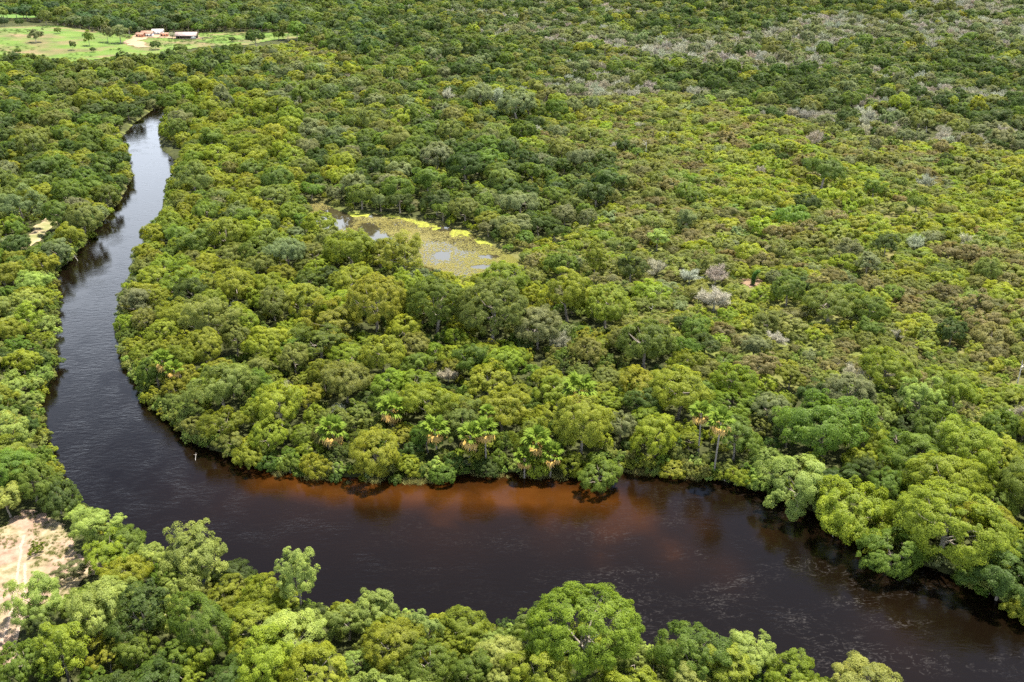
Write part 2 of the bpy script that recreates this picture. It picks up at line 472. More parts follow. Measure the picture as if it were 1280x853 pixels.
def pond_material():
    m, nt, N, L = mat('pond_water')
    out = N('ShaderNodeOutputMaterial')
    p = N('ShaderNodeBsdfPrincipled')
    p.inputs['Base Color'].default_value = (0.035, 0.03, 0.015, 1); p.inputs['IOR'].default_value = 1.333; p.inputs['Roughness'].default_value = 0.04
    L(p.outputs[0], out.inputs[0])
    return m
POND_Z = -0.6
sheet(POND, 1.2, 0, 'pond', pond_material(), level=POND_Z)

M_PASTURE = ground_material('pasture_turf', [(0.3, (0.050, 0.096, 0.018)), (0.5, (0.092, 0.146, 0.028)), (0.7, (0.128, 0.172, 0.042))], 0.06,
                            [(0.3, (0.075, 0.088, 0.030)), (0.5, (0.13, 0.115, 0.052)), (0.7, (0.21, 0.145, 0.085))], 0.035)
sheet(PASTURE, 3.0, 0.35, 'pasture', M_PASTURE, wob=9, wscale=30)
sheet(FIELD, 4.0, 0.4, 'field', ground_material('crop_field', [(0.3, (0.075, 0.14, 0.03)), (0.7, (0.11, 0.18, 0.045))], 0.05), wob=6, wscale=40)
M_SAND = ground_material('sand', [(0.28, (0.15, 0.098, 0.068)), (0.5, (0.245, 0.170, 0.124)), (0.72, (0.32, 0.240, 0.185))], 0.6,
                         [(0.3, (0.11, 0.10, 0.045)), (0.5, (0.22, 0.18, 0.105)), (0.7, (0.34, 0.27, 0.19))], 0.10)
sheet(SAND, 0.35, 0.14, 'sand_clearing', M_SAND, wob=2.2, wscale=4)
sheet(TRACK, 0.8, 0.14, 'dirt_track', ground_material('dirt', [(0.3, (0.28, 0.22, 0.13)), (0.7, (0.38, 0.30, 0.2))], 0.3, [(0.3, (0.14, 0.15, 0.06)), (0.7, (0.2, 0.2, 0.09))], 0.12), wob=1.5, wscale=5)
sheet(BARE_SOIL, 0.6, 0.14, 'bare_soil', ground_material('red_soil', [(0.3, (0.15, 0.095, 0.06)), (0.7, (0.22, 0.155, 0.10))], 0.5), wob=1.5, wscale=4)
sheet(YARD, 1.2, 0.55, 'farmyard', ground_material('farmyard_dirt', [(0.3, (0.22, 0.15, 0.09)), (0.7, (0.32, 0.24, 0.16))], 0.1), wob=4, wscale=12)

# ------------------------------------------------------------------ tree builders (unit trees: crown radius 1)
def kites(rg, pos, nrm, size, aspect=1.5):
    """A leaf spray (kite) at each position, facing along nrm."""
    k = len(pos)
    nrm = nrm / (np.linalg.norm(nrm, axis=1, keepdims=True) + 1e-9)
    a = np.cross(nrm, rg.normal(size=(k, 3))); a /= np.linalg.norm(a, axis=1, keepdims=True) + 1e-9
    b = np.cross(nrm, a)
    s = (size * rg.uniform(0.65, 1.35, k))[:, None]
    bend = nrm * s * 0.22
    V = np.stack([pos - a * s * aspect * .5, pos + b * s * .42 + bend, pos + a * s * aspect * .5, pos - b * s * .42 + bend * .4], 1).reshape(-1, 3)
    Q = np.arange(k * 4).reshape(-1, 4)
    return V, Q

def make_crown(seed, n_leaf, leaf, n_clump, clump_r, up=0.75, dn=0.5, lob=0.22, inner=0.15, relief=1.0, gap=.13):
    rg = np.random.default_rng(seed)
    i = np.arange(n_clump); i = i[rg.random(n_clump) > gap]; N0 = n_clump; n_clump = len(i)
    zz = 1 - (i + .5) / N0 * 1.45
    ph = i * 2.39996 + rg.uniform(0, 6.28)
    d = np.c_[np.sqrt(np.clip(1 - zz ** 2, 0, 1)) * np.cos(ph), np.sqrt(np.clip(1 - zz ** 2, 0, 1)) * np.sin(ph), zz]
    d += rg.normal(scale=.16, size=d.shape)
    d /= np.linalg.norm(d, axis=1, keepdims=True)
    lobe = 1 + lob * np.sin(ph * 1.0 + seed) * np.cos(d[:, 2] * 3 + seed) + rg.uniform(-lob, lob, n_clump) * .8
    rad = np.clip(1 - clump_r * .8, .3, 1) * lobe
    rad[rg.random(n_clump) < inner] *= .6
    c = d * rad[:, None]
    c[:, 2] *= np.where(c[:, 2] > 0, up, dn)
    cr = clump_r * rg.uniform(.55, 1.45, n_clump)
    ctint = rg.uniform(0, 1, n_clump)
    w = cr ** 2; w /= w.sum()
    pick = rg.choice(n_clump, n_leaf, p=w)
    out = c / (np.linalg.norm(c, axis=1, keepdims=True) + 1e-6)
    ld = rg.normal(size=(n_leaf, 3)); ld /= np.linalg.norm(ld, axis=1, keepdims=True)
    ld = ld + .55 * out[pick] + np.array([0, 0, .42]); ld /= np.linalg.norm(ld, axis=1, keepdims=True)
    ns = 7                                                      # each clump is a cluster of smaller tufts
    sd = rg.normal(size=(n_clump, ns, 3)) + .5 * out[:, None, :] + np.array([0, 0, .45])
    sd /= np.linalg.norm(sd, axis=2, keepdims=True)
    sub = rg.integers(0, ns, n_leaf)
    sr = rg.uniform(.28, .60, (n_clump, ns)) + .3 * (1 - relief)
    stint = rg.uniform(0, 1, (n_clump, ns))
    so = sd * relief * rg.uniform(.45, 1.0, (n_clump, ns, 1))
    pos = c[pick] + (so[pick, sub] + ld * (sr[pick, sub] * rg.uniform(.70, 1.08, n_leaf))[:, None]) * cr[pick][:, None] * np.array([1, 1, .8])
    nrm = ld * relief + (.5 + .7 * (1 - relief)) * out[pick] + rg.normal(scale=.26 * (.4 + .6 * relief), size=(n_leaf, 3)) + np.array([0, 0, .35])
    V, Q = kites(rg, pos, nrm, leaf)
    lv = np.clip(.42 * ctint[pick] + .30 * stint[pick, sub] + .28 * rg.random(n_leaf), 0, 1)
    return V, Q, np.repeat(lv, 4), c

def make_trunk(seed, base, c, thick=0.045, limbs=8, k=6):
    """Tapered trunk from the ground (z = -base) to the crown's centre with limbs that reach its clumps."""
    rg = np.random.default_rng(seed + 77)
    g = Geo()
    top = np.array([rg.uniform(-.12, .12), rg.uniform(-.12, .12), 0.05])
    b = np.array([0, 0, -base])
    mid = (top + b) / 2 + np.array([rg.uniform(-.08, .08), rg.uniform(-.08, .08), 0])
    g.tube([b, b + (0, 0, .12), mid, top], [thick * 1.7, thick * 1.1, thick, thick * .6], k)
    for j in rg.choice(len(c), min(limbs, len(c)), replace=False):
        s = mid + (top - mid) * rg.uniform(0, .9)
        e = c[j] * .92
        m_ = (s + e) / 2 + np.array([0, 0, -.05]) + rg.normal(scale=.05, size=3)
        g.tube([s, m_, e], [thick * .5, thick * .34, thick * .12], max(3, k - 2))
    return g.arrays()

def make_bare(seed, n_twig, w, k=4, up=0.8):
    rg = np.random.default_rng(seed)
    g = Geo()
    base = 0.8
    V_, T_ = [], []
    g.tube([(0, 0, -base), (.02, 0, -base * .5), (0, .03, -.1)], [.06, .045, .03], k)
    tips = []
    for j in range(18):
        ph = j * 2.4 + rg.uniform(-.4, .4); el = rg.uniform(-.1, 1.4)
        L = rg.uniform(.7, 1.0)
        d = np.array([math.cos(ph) * math.cos(el), math.sin(ph) * math.cos(el), math.sin(el) * up])
        s = np.array([0, 0, rg.uniform(-.5, -.1)])
        m_ = s + d * L * .5 + rg.normal(scale=.06, size=3)
        e = s + d * L * 1.05 + np.array([0, 0, .12])
        g.tube([s, m_, e], [.036, .024, .009], 3)
        tips += [(m_, e, d)] * 3 + [((s + m_) / 2, m_, d)]
    V, F = g.arrays()
    nt = len(V)
    p0, p1 = [], []
    for t in range(n_twig):
        a, b, d = tips[rg.integers(len(tips))]
        s = a + (b - a) * rg.uniform(0, 1) + rg.normal(scale=.07, size=3)
        dd = d * .6 + rg.normal(scale=.6, size=3) + (0, 0, .35)
        dd /= np.linalg.norm(dd)
        p0.append(s); p1.append(s + dd * rg.uniform(.10, .26))
    p0, p1 = np.array(p0), np.array(p1)
    side = np.cross(p1 - p0, rg.normal(size=p0.shape)); side /= np.linalg.norm(side, axis=1, keepdims=True)
    side *= (w * rg.uniform(.6, 1.3, len(p0)))[:, None]
    TV = np.stack([p0 - side, p0 + side, p1 + side * .3, p1 - side * .3], 1).reshape(-1, 3)
    return V, F, TV, np.arange(len(p0) * 4).reshape(-1, 4)

class Proto:
    pass

def build_proto(kind_, seed, lod):
    """kind_: dome / spread / ragged / tall / shrub / bare. lod 0 near .. 2 far."""
    P = Proto(); P.kind = kind_
    nl = {0: 1.0, 1: .50, 2: .22}[lod]
    lf = {0: 1.0, 1: 1.40, 2: 2.1}[lod]
    tk = {0: 7, 1: 5, 2: 3}[lod]
    if kind_ == 'bare':
        P.base = 0.8; P.top = .95
        V, F, TV, TQ = make_bare(seed, {0: 5200, 1: 2600, 2: 1100}[lod], {0: .0075, 1: .011, 2: .020}[lod])
        P.cV, P.cQ, P.lv = TV, TQ, None
        P.tV, P.tF = V, F
        P.mats = [M_TWIG, M_TWIG]
    else:
        cfg = dict(dome=(52000, .0235, 84, .20, .70, .66, .10, .05, 1.05, .05), bigdome=(80000, .0185, 190, .135, .72, .66, .07, .03, 1.05, .02), spread=(40000, .0255, 50, .24, .46, .40, .24, .12, 1.0, .10),
                   ragged=(38000, .0275, 38, .28, .76, .80, .34, .2, 1.15, .14), tall=(24000, .037, 42, .28, 1.35, 1.2, .24, .2, 1.75, .1),
                   shrub=(16000, .037, 40, .26, .54, .50, .16, .08, .55, .06), bushy=(11000, .045, 22, .32, .78, .65, .28, .15, .75, .1))[kind_]
        n_leaf, leaf, ncl, clr, up, dn, lob, inn, P.base, gap = cfg
        rel = (1.0, .80, .62)[lod] * (.85 if kind_ in ('dome', 'bigdome', 'shrub') else 1.0)
        V, Q, lv, c = make_crown(seed, int(n_leaf * nl), leaf * lf, ncl, clr, up, dn, lob, inn, rel, gap)
        P.cV, P.cQ, P.lv = V, Q, lv
        P.tV, P.tF = make_trunk(seed, P.base, c, .05 if kind_ not in ('shrub', 'bushy') else .03, {0: 9, 1: 5, 2: 2}[lod], tk)
        P.top = up
        P.mats = [M_LEAF, M_BARK]
    P.crown_me = P.trunk_me = P.one = None
    P.name = '%s_%d_%d' % (kind_, lod, seed)
    return P

def crown_mesh(P):
    if P.crown_me is None:
        P.crown_me = mesh_from('crown', P.cV, [P.cQ], [P.mats[0]], leafvar=P.lv)
        P.trunk_me = mesh_from('trunk', P.tV, P.tF, [P.mats[1]], smooth=True)
    return P.crown_me, P.trunk_me

def joined_mesh(P):
    if P.one is None:
        nv = len(P.cV)
        F = [P.cQ] + [f + nv for f in P.tF]
        mi = np.concatenate([np.zeros(len(P.cQ), np.int32)] + [np.ones(len(f), np.int32) for f in P.tF])
        lv = None if P.lv is None else np.concatenate([P.lv, np.zeros(len(P.tV))])
        P.one = mesh_from(P.name, np.concatenate([P.cV, P.tV]), F, P.mats, mi, lv)
    return P.one

PROTOS = {}
NVAR = {'bigdome': 4, 'dome': 10, 'spread': 9, 'ragged': 10, 'tall': 4, 'shrub': 6, 'bushy': 5, 'bare': 5}
def proto(kind_, var, lod):
    key = (kind_, var % NVAR[kind_], lod)
    if key not in PROTOS:
        PROTOS[key] = build_proto(kind_, 100 + 17 * key[1] + hash_kind(kind_), lod)
    return PROTOS[key]
def hash_kind(k):
    return sum(ord(c) * (i + 3) for i, c in enumerate(k))

TINT = {  # leaf colours
    'lime': (0.178, 0.222, 0.018), 'yellow green': (0.208, 0.236, 0.020), 'pale green': (0.240, 0.288, 0.062), 'mid green': (0.116, 0.166, 0.020),
    'dark green': (0.068, 0.104, 0.017), 'olive': (0.156, 0.178, 0.034), 'grey green': (0.160, 0.186, 0.068), 'brown': (0.158, 0.146, 0.046),
    'grey': (0.355, 0.345, 0.25), 'golden': (0.36, 0.34, 0.02), 'blue green': (0.068, 0.112, 0.036)}  # blue green: distance haze put into the leaf colour of the far wood

# ------------------------------------------------------------------ planting plan
BEND = [(196, 128), (250, 108), (320, 116), (375, 150), (395, 220), (384, 262), (410, 296), (500, 330), (600, 348), (690, 372), (780, 405), (850, 430), (930, 490), (975, 640), (600, 660), (320, 620), (120, 400), (180, 200)]
BANKR = [(900, 470), (985, 485), (1080, 470), (1190, 500), (1300, 540), (1900, 700), (1900, 1200), (960, 640)]
GROVE = [(320, 120), (400, 130), (480, 165), (560, 165), (640, 178), (720, 190), (790, 222), (765, 262), (690, 292), (640, 300), (560, 275), (430, 258), (395, 240), (375, 170)]
HILL = [(470, -200), (480, 70), (600, 105), (700, 120), (850, 112), (960, 140), (1060, 160), (1160, 178), (1300, 186), (1900, 215), (1900, -200)]
UPMID = [(200, 125), (330, 82), (480, 70), (600, 105), (700, 120), (740, 140), (640, 178), (560, 165), (480, 165), (400, 130), (320, 116)]
OUTSIDE = [(330, 78), (262, 97), (200, 126)] + [(u, v) for u, v, z in OUTER[3:]] + [(1800, 1600), (-900, 1600), (-900, -300), (-100, 60), (190, 60)]
def zone_of(u, v):
    z = np.full(u.shape, 'scrub', dtype='U10')
    z[inside(u, v, HILL)] = 'hill'
    z[(v < 62 + 10 * np.sin(u * .03)) & (u < 480)] = 'far'
    z[inside(u, v, UPMID)] = 'upmid'
    z[inside(u, v, GROVE)] = 'grove'
    z[inside(u, v, BANKR)] = 'bankr'
    z[inside(u, v, BEND)] = 'bend'
    o = inside(u, v, OUTSIDE) & (v > 60)
    z[o & (v <= 330)] = 'leftwood'
    z[o & (v > 330)] = 'near'
    return z

ZONE = {  # crown radius range, spacing factor, colours, kinds
    'near': ((2.4, 5.2), .66, {'pale green': 42, 'yellow green': 24, 'lime': 10, 'mid green': 20, 'dark green': 9, 'grey green': 5}, {'dome': 22, 'spread': 30, 'ragged': 44, 'tall': 4}),
    'leftwood': ((3.0, 7.2), .74, {'mid green': 34, 'dark green': 24, 'yellow green': 16, 'olive': 16, 'grey green': 10}, {'dome': 45, 'spread': 30, 'ragged': 25}),
    'bend': ((2.6, 6.8), .73, {'yellow green': 38, 'lime': 24, 'mid green': 14, 'olive': 13, 'grey green': 6, 'dark green': 3, 'bare': 3}, {'dome': 50, 'spread': 32, 'ragged': 18}),
    'bankr': ((3.0, 6.8), .70, {'mid green': 30, 'lime': 20, 'dark green': 16, 'yellow green': 16, 'pale green': 8, 'grey green': 8, 'bare': 2}, {'dome': 50, 'spread': 25, 'ragged': 25}),
    'grove': ((3.2, 6.8), .76, {'dark green': 30, 'mid green': 28, 'olive': 20, 'grey green': 16, 'yellow green': 6}, {'dome': 60, 'spread': 25, 'ragged': 15}),
    'upmid': ((2.8, 6.4), .76, {'yellow green': 22, 'mid green': 28, 'olive': 24, 'dark green': 14, 'grey green': 10, 'bare': 2}, {'dome': 50, 'spread': 30, 'ragged': 20}),
    'hill': ((2.6, 6.0), .75, {'mid green': 24, 'dark green': 30, 'olive': 16, 'yellow green': 8, 'grey green': 12, 'bare': 16}, {'dome': 40, 'spread': 30, 'ragged': 30}),
    'far': ((3.8, 8.0), .68, {'mid green': 34, 'dark green': 34, 'blue green': 16, 'olive': 12, 'grey green': 4}, {'dome': 50, 'spread': 25, 'ragged': 25}),
    'scrub': ((2.4, 5.2), .62, {'olive': 32, 'brown': 10, 'yellow green': 28, 'lime': 14, 'grey green': 8, 'mid green': 8}, {'shrub': 70, 'bushy': 30}),
}

_gu, _gv = to_px(GX.ravel(), np.maximum(GY.ravel(), 45.0), GZ.ravel() + 1.0)      # scrub ground is open and grassy, woodland floor is darker
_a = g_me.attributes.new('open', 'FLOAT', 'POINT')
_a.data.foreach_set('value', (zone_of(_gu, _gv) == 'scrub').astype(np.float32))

class Tree:
    __slots__ = ('x', 'y', 'r', 'kind', 'col', 'var', 'rz', 'zone', 'cat', 'u', 'v', 'px', 'note', 'hs', 'tint', 'keep', 'sx')

def new_tree(x, y, r, kind_, col, zone, cat='tree', note=None, hs=1.0, keep=False):
    t = Tree()
    t.x, t.y, t.r, t.kind, t.col, t.zone, t.cat, t.note, t.hs, t.keep = float(x), float(y), float(r), kind_, col, zone, cat, note, hs, keep
    t.var = int(rng.integers(0, 1000)); t.rz = float(rng.uniform(0, 6.28))
    t.sx = float(rng.uniform(.84, 1.2))
    base = np.array(TINT['grey' if col == 'bare' else col])
    if cat == 'shrub': base = base * 1.12
    t.tint = base * rng.uniform(.86, 1.14) * (1 + rng.uniform(-.08, .08, 3))
    z = float(hill(t.x, t.y)) + t.r * t.hs * .9
    uu, vv = to_px(t.x, t.y, z)
    t.u, t.v = float(uu), float(vv)
    t.px = FPX * 2 * t.r / (t.y * CP - (z - H_CAM) * SP)
    return t

BASEK = {'bigdome': 1.05, 'dome': 1.05, 'spread': 1.05, 'ragged': 1.15, 'tall': 1.75, 'shrub': .55, 'bushy': .75, 'bare': .8}
def placed(u, v, w, kind_, col, note, cat='tree', hs=1.0, zone='note'):
    """A tree whose crown is centred on photo pixel (u, v) and w photo pixels wide."""
    r = 4.0
    for _ in range(4):
        x, y = at(u, v, r * hs * BASEK[kind_])
        r = w / 2 / FPX * (y * CP + (H_CAM - r * hs * BASEK[kind_]) * SP)
    return new_tree(x, y, r, kind_, col, zone, cat, note, hs, True)

NOTES = [
    placed(728, 786, 134, 'bigdome', 'lime', 'huge lime green domed tree, widest crown on the lower bank', hs=1.0),
    placed(371, 716, 50, 'tall', 'pale green', 'slender tall pale green tree rising above the lower bank against dark water', hs=1.45),
    placed(118, 652, 54, 'ragged', 'pale green', 'pale green tree at the upper edge of the sand clearing, beside the river'),
    placed(153, 676, 56, 'dome', 'mid green', 'full mid green tree between the sand clearing and the river'),
    placed(240, 688, 84, 'ragged', 'pale green', 'broad pale tree at the water where the lower bank juts out'),
    placed(288, 708, 54, 'dome', 'dark green', 'rounded dark green tree at the water beside a broad pale tree'),
    placed(45, 748, 70, 'ragged', 'pale green', 'thin pale tree on the bare sand at the clearing lower edge'),
    placed(90, 712, 34, 'ragged', 'grey green', 'small sparse grey green tree standing in the middle of the sand', hs=.8),
    placed(136, 748, 58, 'ragged', 'pale green', 'loose pale tree below the sand clearing beside a darker tree'),
    placed(40, 600, 62, 'dome', 'mid green', 'dark rounded tree over the water above the sand clearing'),
    placed(10, 590, 70, 'dome', 'mid green', 'wide green tree at the left edge above the sand clearing'),
    placed(70, 615, 60, 'spread', 'dark green', 'dark spreading tree at the river just above the sand clearing'),
    placed(8, 625, 44, 'ragged', 'pale green', 'pale small tree at the left edge by the top of the sand'),
    placed(866, 812, 86, 'ragged', 'mid green', 'tall greyish green tree just right of the huge lime domed tree'),
    placed(936, 806, 66, 'ragged', 'pale green', 'upright pale green tree leaning over the dark river, lower bank'),
    placed(990, 832, 60, 'ragged', 'lime', 'small bright tree at the water near the lower bank end'),
    placed(1088, 842, 84, 'ragged', 'pale green', 'last tree at the right end of the lower bank'),
    placed(660, 775, 60, 'ragged', 'mid green', 'narrow green tree touching the left side of the huge lime domed tree'),
    placed(580, 780, 64, 'dome', 'yellow green', 'rounded yellow green tree at the water in the lower bank middle'),
    placed(470, 757, 60, 'ragged', 'pale green', 'pale tree with ragged top where the lower bank meets midstream'),
    placed(1196, 644, 130, 'bigdome', 'lime', 'largest tree on the far bank, a broad lime dome above black water'),
    placed(1118, 672, 80, 'dome', 'mid green', 'dark leafy tree hanging over the river beside the broad lime dome'),
    placed(1066, 614, 104, 'spread', 'yellow green', 'wide spreading yellow green tree with layered boughs over the right bank'),
    placed(1000, 590, 84, 'ragged', 'pale green', 'pale tree with dry branches leaning over the water right of the palms'),
    placed(1255, 706, 80, 'ragged', 'dark green', 'dark tree at the right edge overhanging the black water'),
    placed(1032, 528, 104, 'spread', 'mid green', 'broad dark spreading tree with a flat top behind the right bank'),
    placed(1110, 458, 66, 'spread', 'lime', 'vivid lime spreading tree standing out of the scrub behind the right bank'),
    placed(1060, 492, 62, 'dome', 'grey green', 'rounded greyish tree left of the vivid lime spreading tree'),
    placed(750, 580, 54, 'dome', 'mid green', 'round green tree standing out over the water on the inner bend'),
    placed(615, 386, 82, 'bigdome', 'olive', 'large olive dome, rightmost of three big domes below the pond', hs=1.2),
    placed(545, 380, 72, 'bigdome', 'mid green', 'large dome, middle of three big domes below the pond', hs=1.2),
    placed(470, 378, 76, 'bigdome', 'yellow green', 'large dome, leftmost of three big domes below the pond', hs=1.2),
    placed(630, 350, 56, 'dome', 'lime', 'bright green dome at the right end of the pond'),
    placed(505, 317, 58, 'ragged', 'lime', 'bright tree at the front edge of the pond, left of its middle'),
    placed(438, 312, 62, 'dome', 'lime', 'dense bright dome at the left front corner of the pond'),
    placed(757, 380, 66, 'bigdome', 'lime', 'dark based bright topped dome alone right of the three big domes', hs=.95),
    placed(743, 322, 34, 'tall', 'lime', 'upright bright topped tree alone in the scrub right of the pond', hs=1.1),
    placed(672, 408, 60, 'dome', 'grey green', 'greyish dome just right of the three big domes'),
    placed(700, 330, 44, 'spread', 'mid green', 'spreading green tree on the scrub edge near the pond end'),
    placed(806, 428, 70, 'dome', 'mid green', 'wide dull green dome on the scrub edge above the palms'),
    placed(985, 362, 42, 'dome', 'mid green', 'solitary compact round tree in the middle of the scrub', hs=1.0),
    placed(1190, 414, 36, 'dome', 'dark green', 'solitary dark round tree in the scrub near the right edge', hs=1.1),
    placed(1038, 376, 66, 'spread', 'mid green', 'loose spreading tree in the scrub right of the solitary round tree', hs=.8),
    placed(745, 241, 46, 'spread', 'dark green', 'dark flat topped tree at the right end of the dark grove'),
    placed(665, 213, 36, 'spread', 'mid green', 'compact green tree on the right side of the dark grove'),
    placed(705, 208, 18, 'tall', 'dark green', 'narrow dark tree behind the right side of the dark grove', hs=.8),
    placed(583, 208, 44, 'dome', 'dark green', 'large dark dome in the middle of the dark grove'),
    placed(545, 196, 44, 'dome', 'grey green', 'greyish dome beside the large dark dome of the grove'),
    placed(465, 210, 36, 'dome', 'dark green', 'dark dome on the left side of the dark grove'),
    placed(525, 186, 42, 'dome', 'mid green', 'pale topped dome at the back of the dark grove'),
    placed(646, 130, 46, 'dome', 'grey green', 'big greyish dome standing above the upper woodland'),
    placed(600, 118, 34, 'dome', 'grey green', 'grey dome left of the bigger greyish dome in the upper woodland'),
    placed(985, 184, 24, 'dome', 'lime', 'small vivid round tree in the upper scrub below the grey hillside', hs=.8),
    placed(1030, 210, 50, 'spread', 'mid green', 'dark tree clump alone in the upper right scrub'),
    placed(822, 298, 26, 'tall', 'pale green', 'thin pale tree standing above the scrub above the grey bush', hs=.7),
    placed(1085, 330, 30, 'tall', 'grey green', 'thin pale crowned tree in the scrub near the grey leafless tree', hs=.7),
    placed(988, 470, 36, 'ragged', 'lime', 'yellowish tree in the scrub above the two tall palms', hs=.9),
    placed(850, 490, 74, 'dome', 'yellow green', 'rounded yellow tree left of the two tall palms'),
    placed(920, 545, 60, 'ragged', 'mid green', 'leafy tree beside the trunks of the two tall palms'),
    placed(964, 512, 50, 'dome', 'grey green', 'grey green dome right of the two tall palms'),
    placed(690, 374, 22, 'ragged', 'golden', 'small bright yellow tree right of the big olive dome', hs=.7),
    # pasture trees by the farm
    placed(149, 41, 21, 'ragged', 'grey green', 'tallest dark tree on the pasture, left of the farmyard', hs=1.1),
    placed(110, 46, 13, 'ragged', 'mid green', 'dark tree on the pasture knoll with a thin trunk', hs=1.5),
    placed(133, 40, 15, 'ragged', 'grey green', 'thin pale tree between two darker trees on the pasture', hs=1.5),
    placed(90, 56, 10, 'ragged', 'dark green', 'small split dark tree low on the pasture knoll', hs=1.2),
    placed(194, 56, 14, 'dome', 'dark green', 'round dark tree on the grass below the farm houses', hs=.9),
    placed(225, 61, 18, 'dome', 'mid green', 'round tree at the wood edge below the large shed', hs=.9),
    placed(319, 46, 24, 'dome', 'dark green', 'dark round tree alone on the right part of the pasture'),
    placed(43, 42, 18, 'ragged', 'grey green', 'large greyish tree at the back edge of the pasture knoll'),
    placed(72, 38, 9, 'dome', 'mid green', 'small rounded tree at the top rim of the pasture knoll'),
    placed(22, 63, 8, 'dome', 'mid green', 'small bushy tree near the lower left edge of the pasture'),
    placed(290, 49, 10, 'dome', 'dark green', 'small dark tree on the grass left of the lone dark round tree', hs=.8),
    placed(348, 44, 12, 'dome', 'mid green', 'green tree at the far right end of the pasture'),
    placed(116, 62, 8, 'dome', 'dark green', 'small dark tree at the lower edge of the pasture', hs=.9),
    placed(80, 76, 10, 'dome', 'dark green', 'dark low tree at the bottom corner of the pasture', hs=.9),
    placed(180, 33, 10, 'bare', 'bare', 'bare pinkish tree standing behind the farm houses', cat='bare tree'),
    placed(215, 44, 12, 'bare', 'bare', 'bare brown tree in the farmyard between house and shed', cat='bare tree'),
    # leafless trees one can tell apart
    placed(822, 333, 36, 'bare', 'bare', 'rounded grey leafless bush tree alone in the scrub right of the pond', cat='bare tree', hs=.8),
    placed(893, 374, 50, 'bare', 'bare', 'wide pale leafless tree in the scrub left of the round tree', cat='bare tree', hs=.8),
    placed(862, 345, 34, 'bare', 'bare', 'low grey leafless tree between the grey bush and the vine clad stump', cat='bare tree', hs=.7),
    placed(1145, 302, 26, 'bare', 'bare', 'upright grey leafless tree in the right scrub above the spreading tree', cat='bare tree'),
    placed(1122, 417, 22, 'bare', 'bare', 'small pinkish leafless tree left of the dark round tree', cat='bare tree', hs=.9),
    placed(1068, 470, 44, 'bare', 'bare', 'pale leafless tree above the greyish dome behind the right bank', cat='bare tree'),
    placed(700, 425, 34, 'bare', 'bare', 'grey dry tree below the greyish dome near the big domes', cat='bare tree'),
    placed(1020, 172, 26, 'bare', 'bare', 'pinkish leafless tree in the upper right scrub above the dark clump', cat='bare tree'),
    placed(620, 120, 30, 'bare', 'bare', 'pale leafless tree beside the grey domes of the upper woodland', cat='bare tree'),
    placed(560, 118, 22, 'bare', 'bare', 'leafless greyish tree left of the grey domes in the upper woodland', cat='bare tree'),
    placed(355, 484, 26, 'bare', 'bare', 'whitish dead tree in the canopy of the left inner bend', cat='bare tree', hs=.8),
    placed(300, 478, 24, 'bare', 'bare', 'small dead tree in the canopy nearest the left water', cat='bare tree', hs=.8),
    placed(560, 470, 30, 'bare', 'bare', 'pale dead crown in the canopy above the middle palms', cat='bare tree', hs=.8),
    placed(480, 478, 26, 'bare', 'bare', 'dead crown in the canopy above the leftmost palms', cat='bare tree', hs=.8),
    placed(455, 440, 24, 'bare', 'bare', 'small grey dead crown below the leftmost big dome', cat='bare tree', hs=.8),
    placed(45, 686, 15, 'bushy', 'lime', 'single vivid lime bush in the middle of the bare sand', cat='shrub', hs=1.5),
]
NOTES += [placed(u, v, w, k, c, None, zone=z) for u, v, w, k, c, z in [
    (330, 380, 0, 'dome', 'lime', 'bend')] if w]

class Hash:
    def __init__(s, cell): s.c, s.d = cell, {}
    def add(s, x, y, r):
        s.d.setdefault((int(x // s.c), int(y // s.c)), []).append((x, y, r))
    def free(s, x, y, r, f):
        cx, cy = int(x // s.c), int(y // s.c)
        for i in (-1, 0, 1):
            for j in (-1, 0, 1):
                for (a, b, q) in s.d.get((cx + i, cy + j), ()):
                    if (a - x) ** 2 + (b - y) ** 2 < (f * (r + q)) ** 2:
                        return False
        return True

HS = Hash(16.0)
for t in NOTES:
    HS.add(t.x, t.y, t.r * .92)

def choose(d, k):
    ks = list(d); w = np.array([d[q] for q in ks], float); w /= w.sum()
    return np.array(ks, dtype=object)[rng.choice(len(ks), k, p=w)]

# candidates, uniform over the ground in view (with a margin on both sides), near ones first
def candidates(n):
    y = np.sqrt(rng.uniform(60.0 ** 2, 1750.0 ** 2, n))
    half = (y * CP + H_CAM * SP) * 640.0 / FPX
    x = rng.uniform(-1, 1, n) * (half * 1.10 + 22)
    return x, y
NC = 420000
cx_, cy_ = candidates(NC)
cu, cv = to_px(cx_, cy_, hill(cx_, cy_) + 4.0)
cz = zone_of(cu, cv)
ok = (cv < 960)
for poly, grow in ((RIVER, -2.2), (POND, 0.5), (PASTURE, 2.0), (FIELD, 1.0), (SAND, 1.6), (TRACK, 1.5), (YARD, 3.0), (BARE_SOIL, 0.4)):
    P_ = np.asarray(poly)
    m = (cx_ > P_[:, 0].min() - 9) & (cx_ < P_[:, 0].max() + 9) & (cy_ > P_[:, 1].min() - 9) & (cy_ < P_[:, 1].max() + 9)
    idx = np.nonzero(m)[0]
    ins = inside(cx_[idx], cy_[idx], poly)
    dd = dist_to(cx_[idx], cy_[idx], poly)
    ok[idx[np.where(ins, dd, -dd) > -grow]] = False
ok[(rng.random(NC) < 0.35) & (cz == 'scrub') & (cy_ > 500)] = False
PLANTS = list(NOTES)
SAND_SEEN = [(-60, 668), (8, 655), (24, 642), (48, 640), (70, 657), (88, 675), (104, 692), (124, 706), (118, 722), (96, 734), (70, 742), (50, 752), (34, 768), (22, 785), (0, 810), (-60, 860)]
POND_SEEN = [(404, 262), (440, 266), (530, 277), (583, 288), (613, 303), (650, 334), (600, 334), (560, 322), (530, 300), (475, 300), (450, 288), (415, 278)]
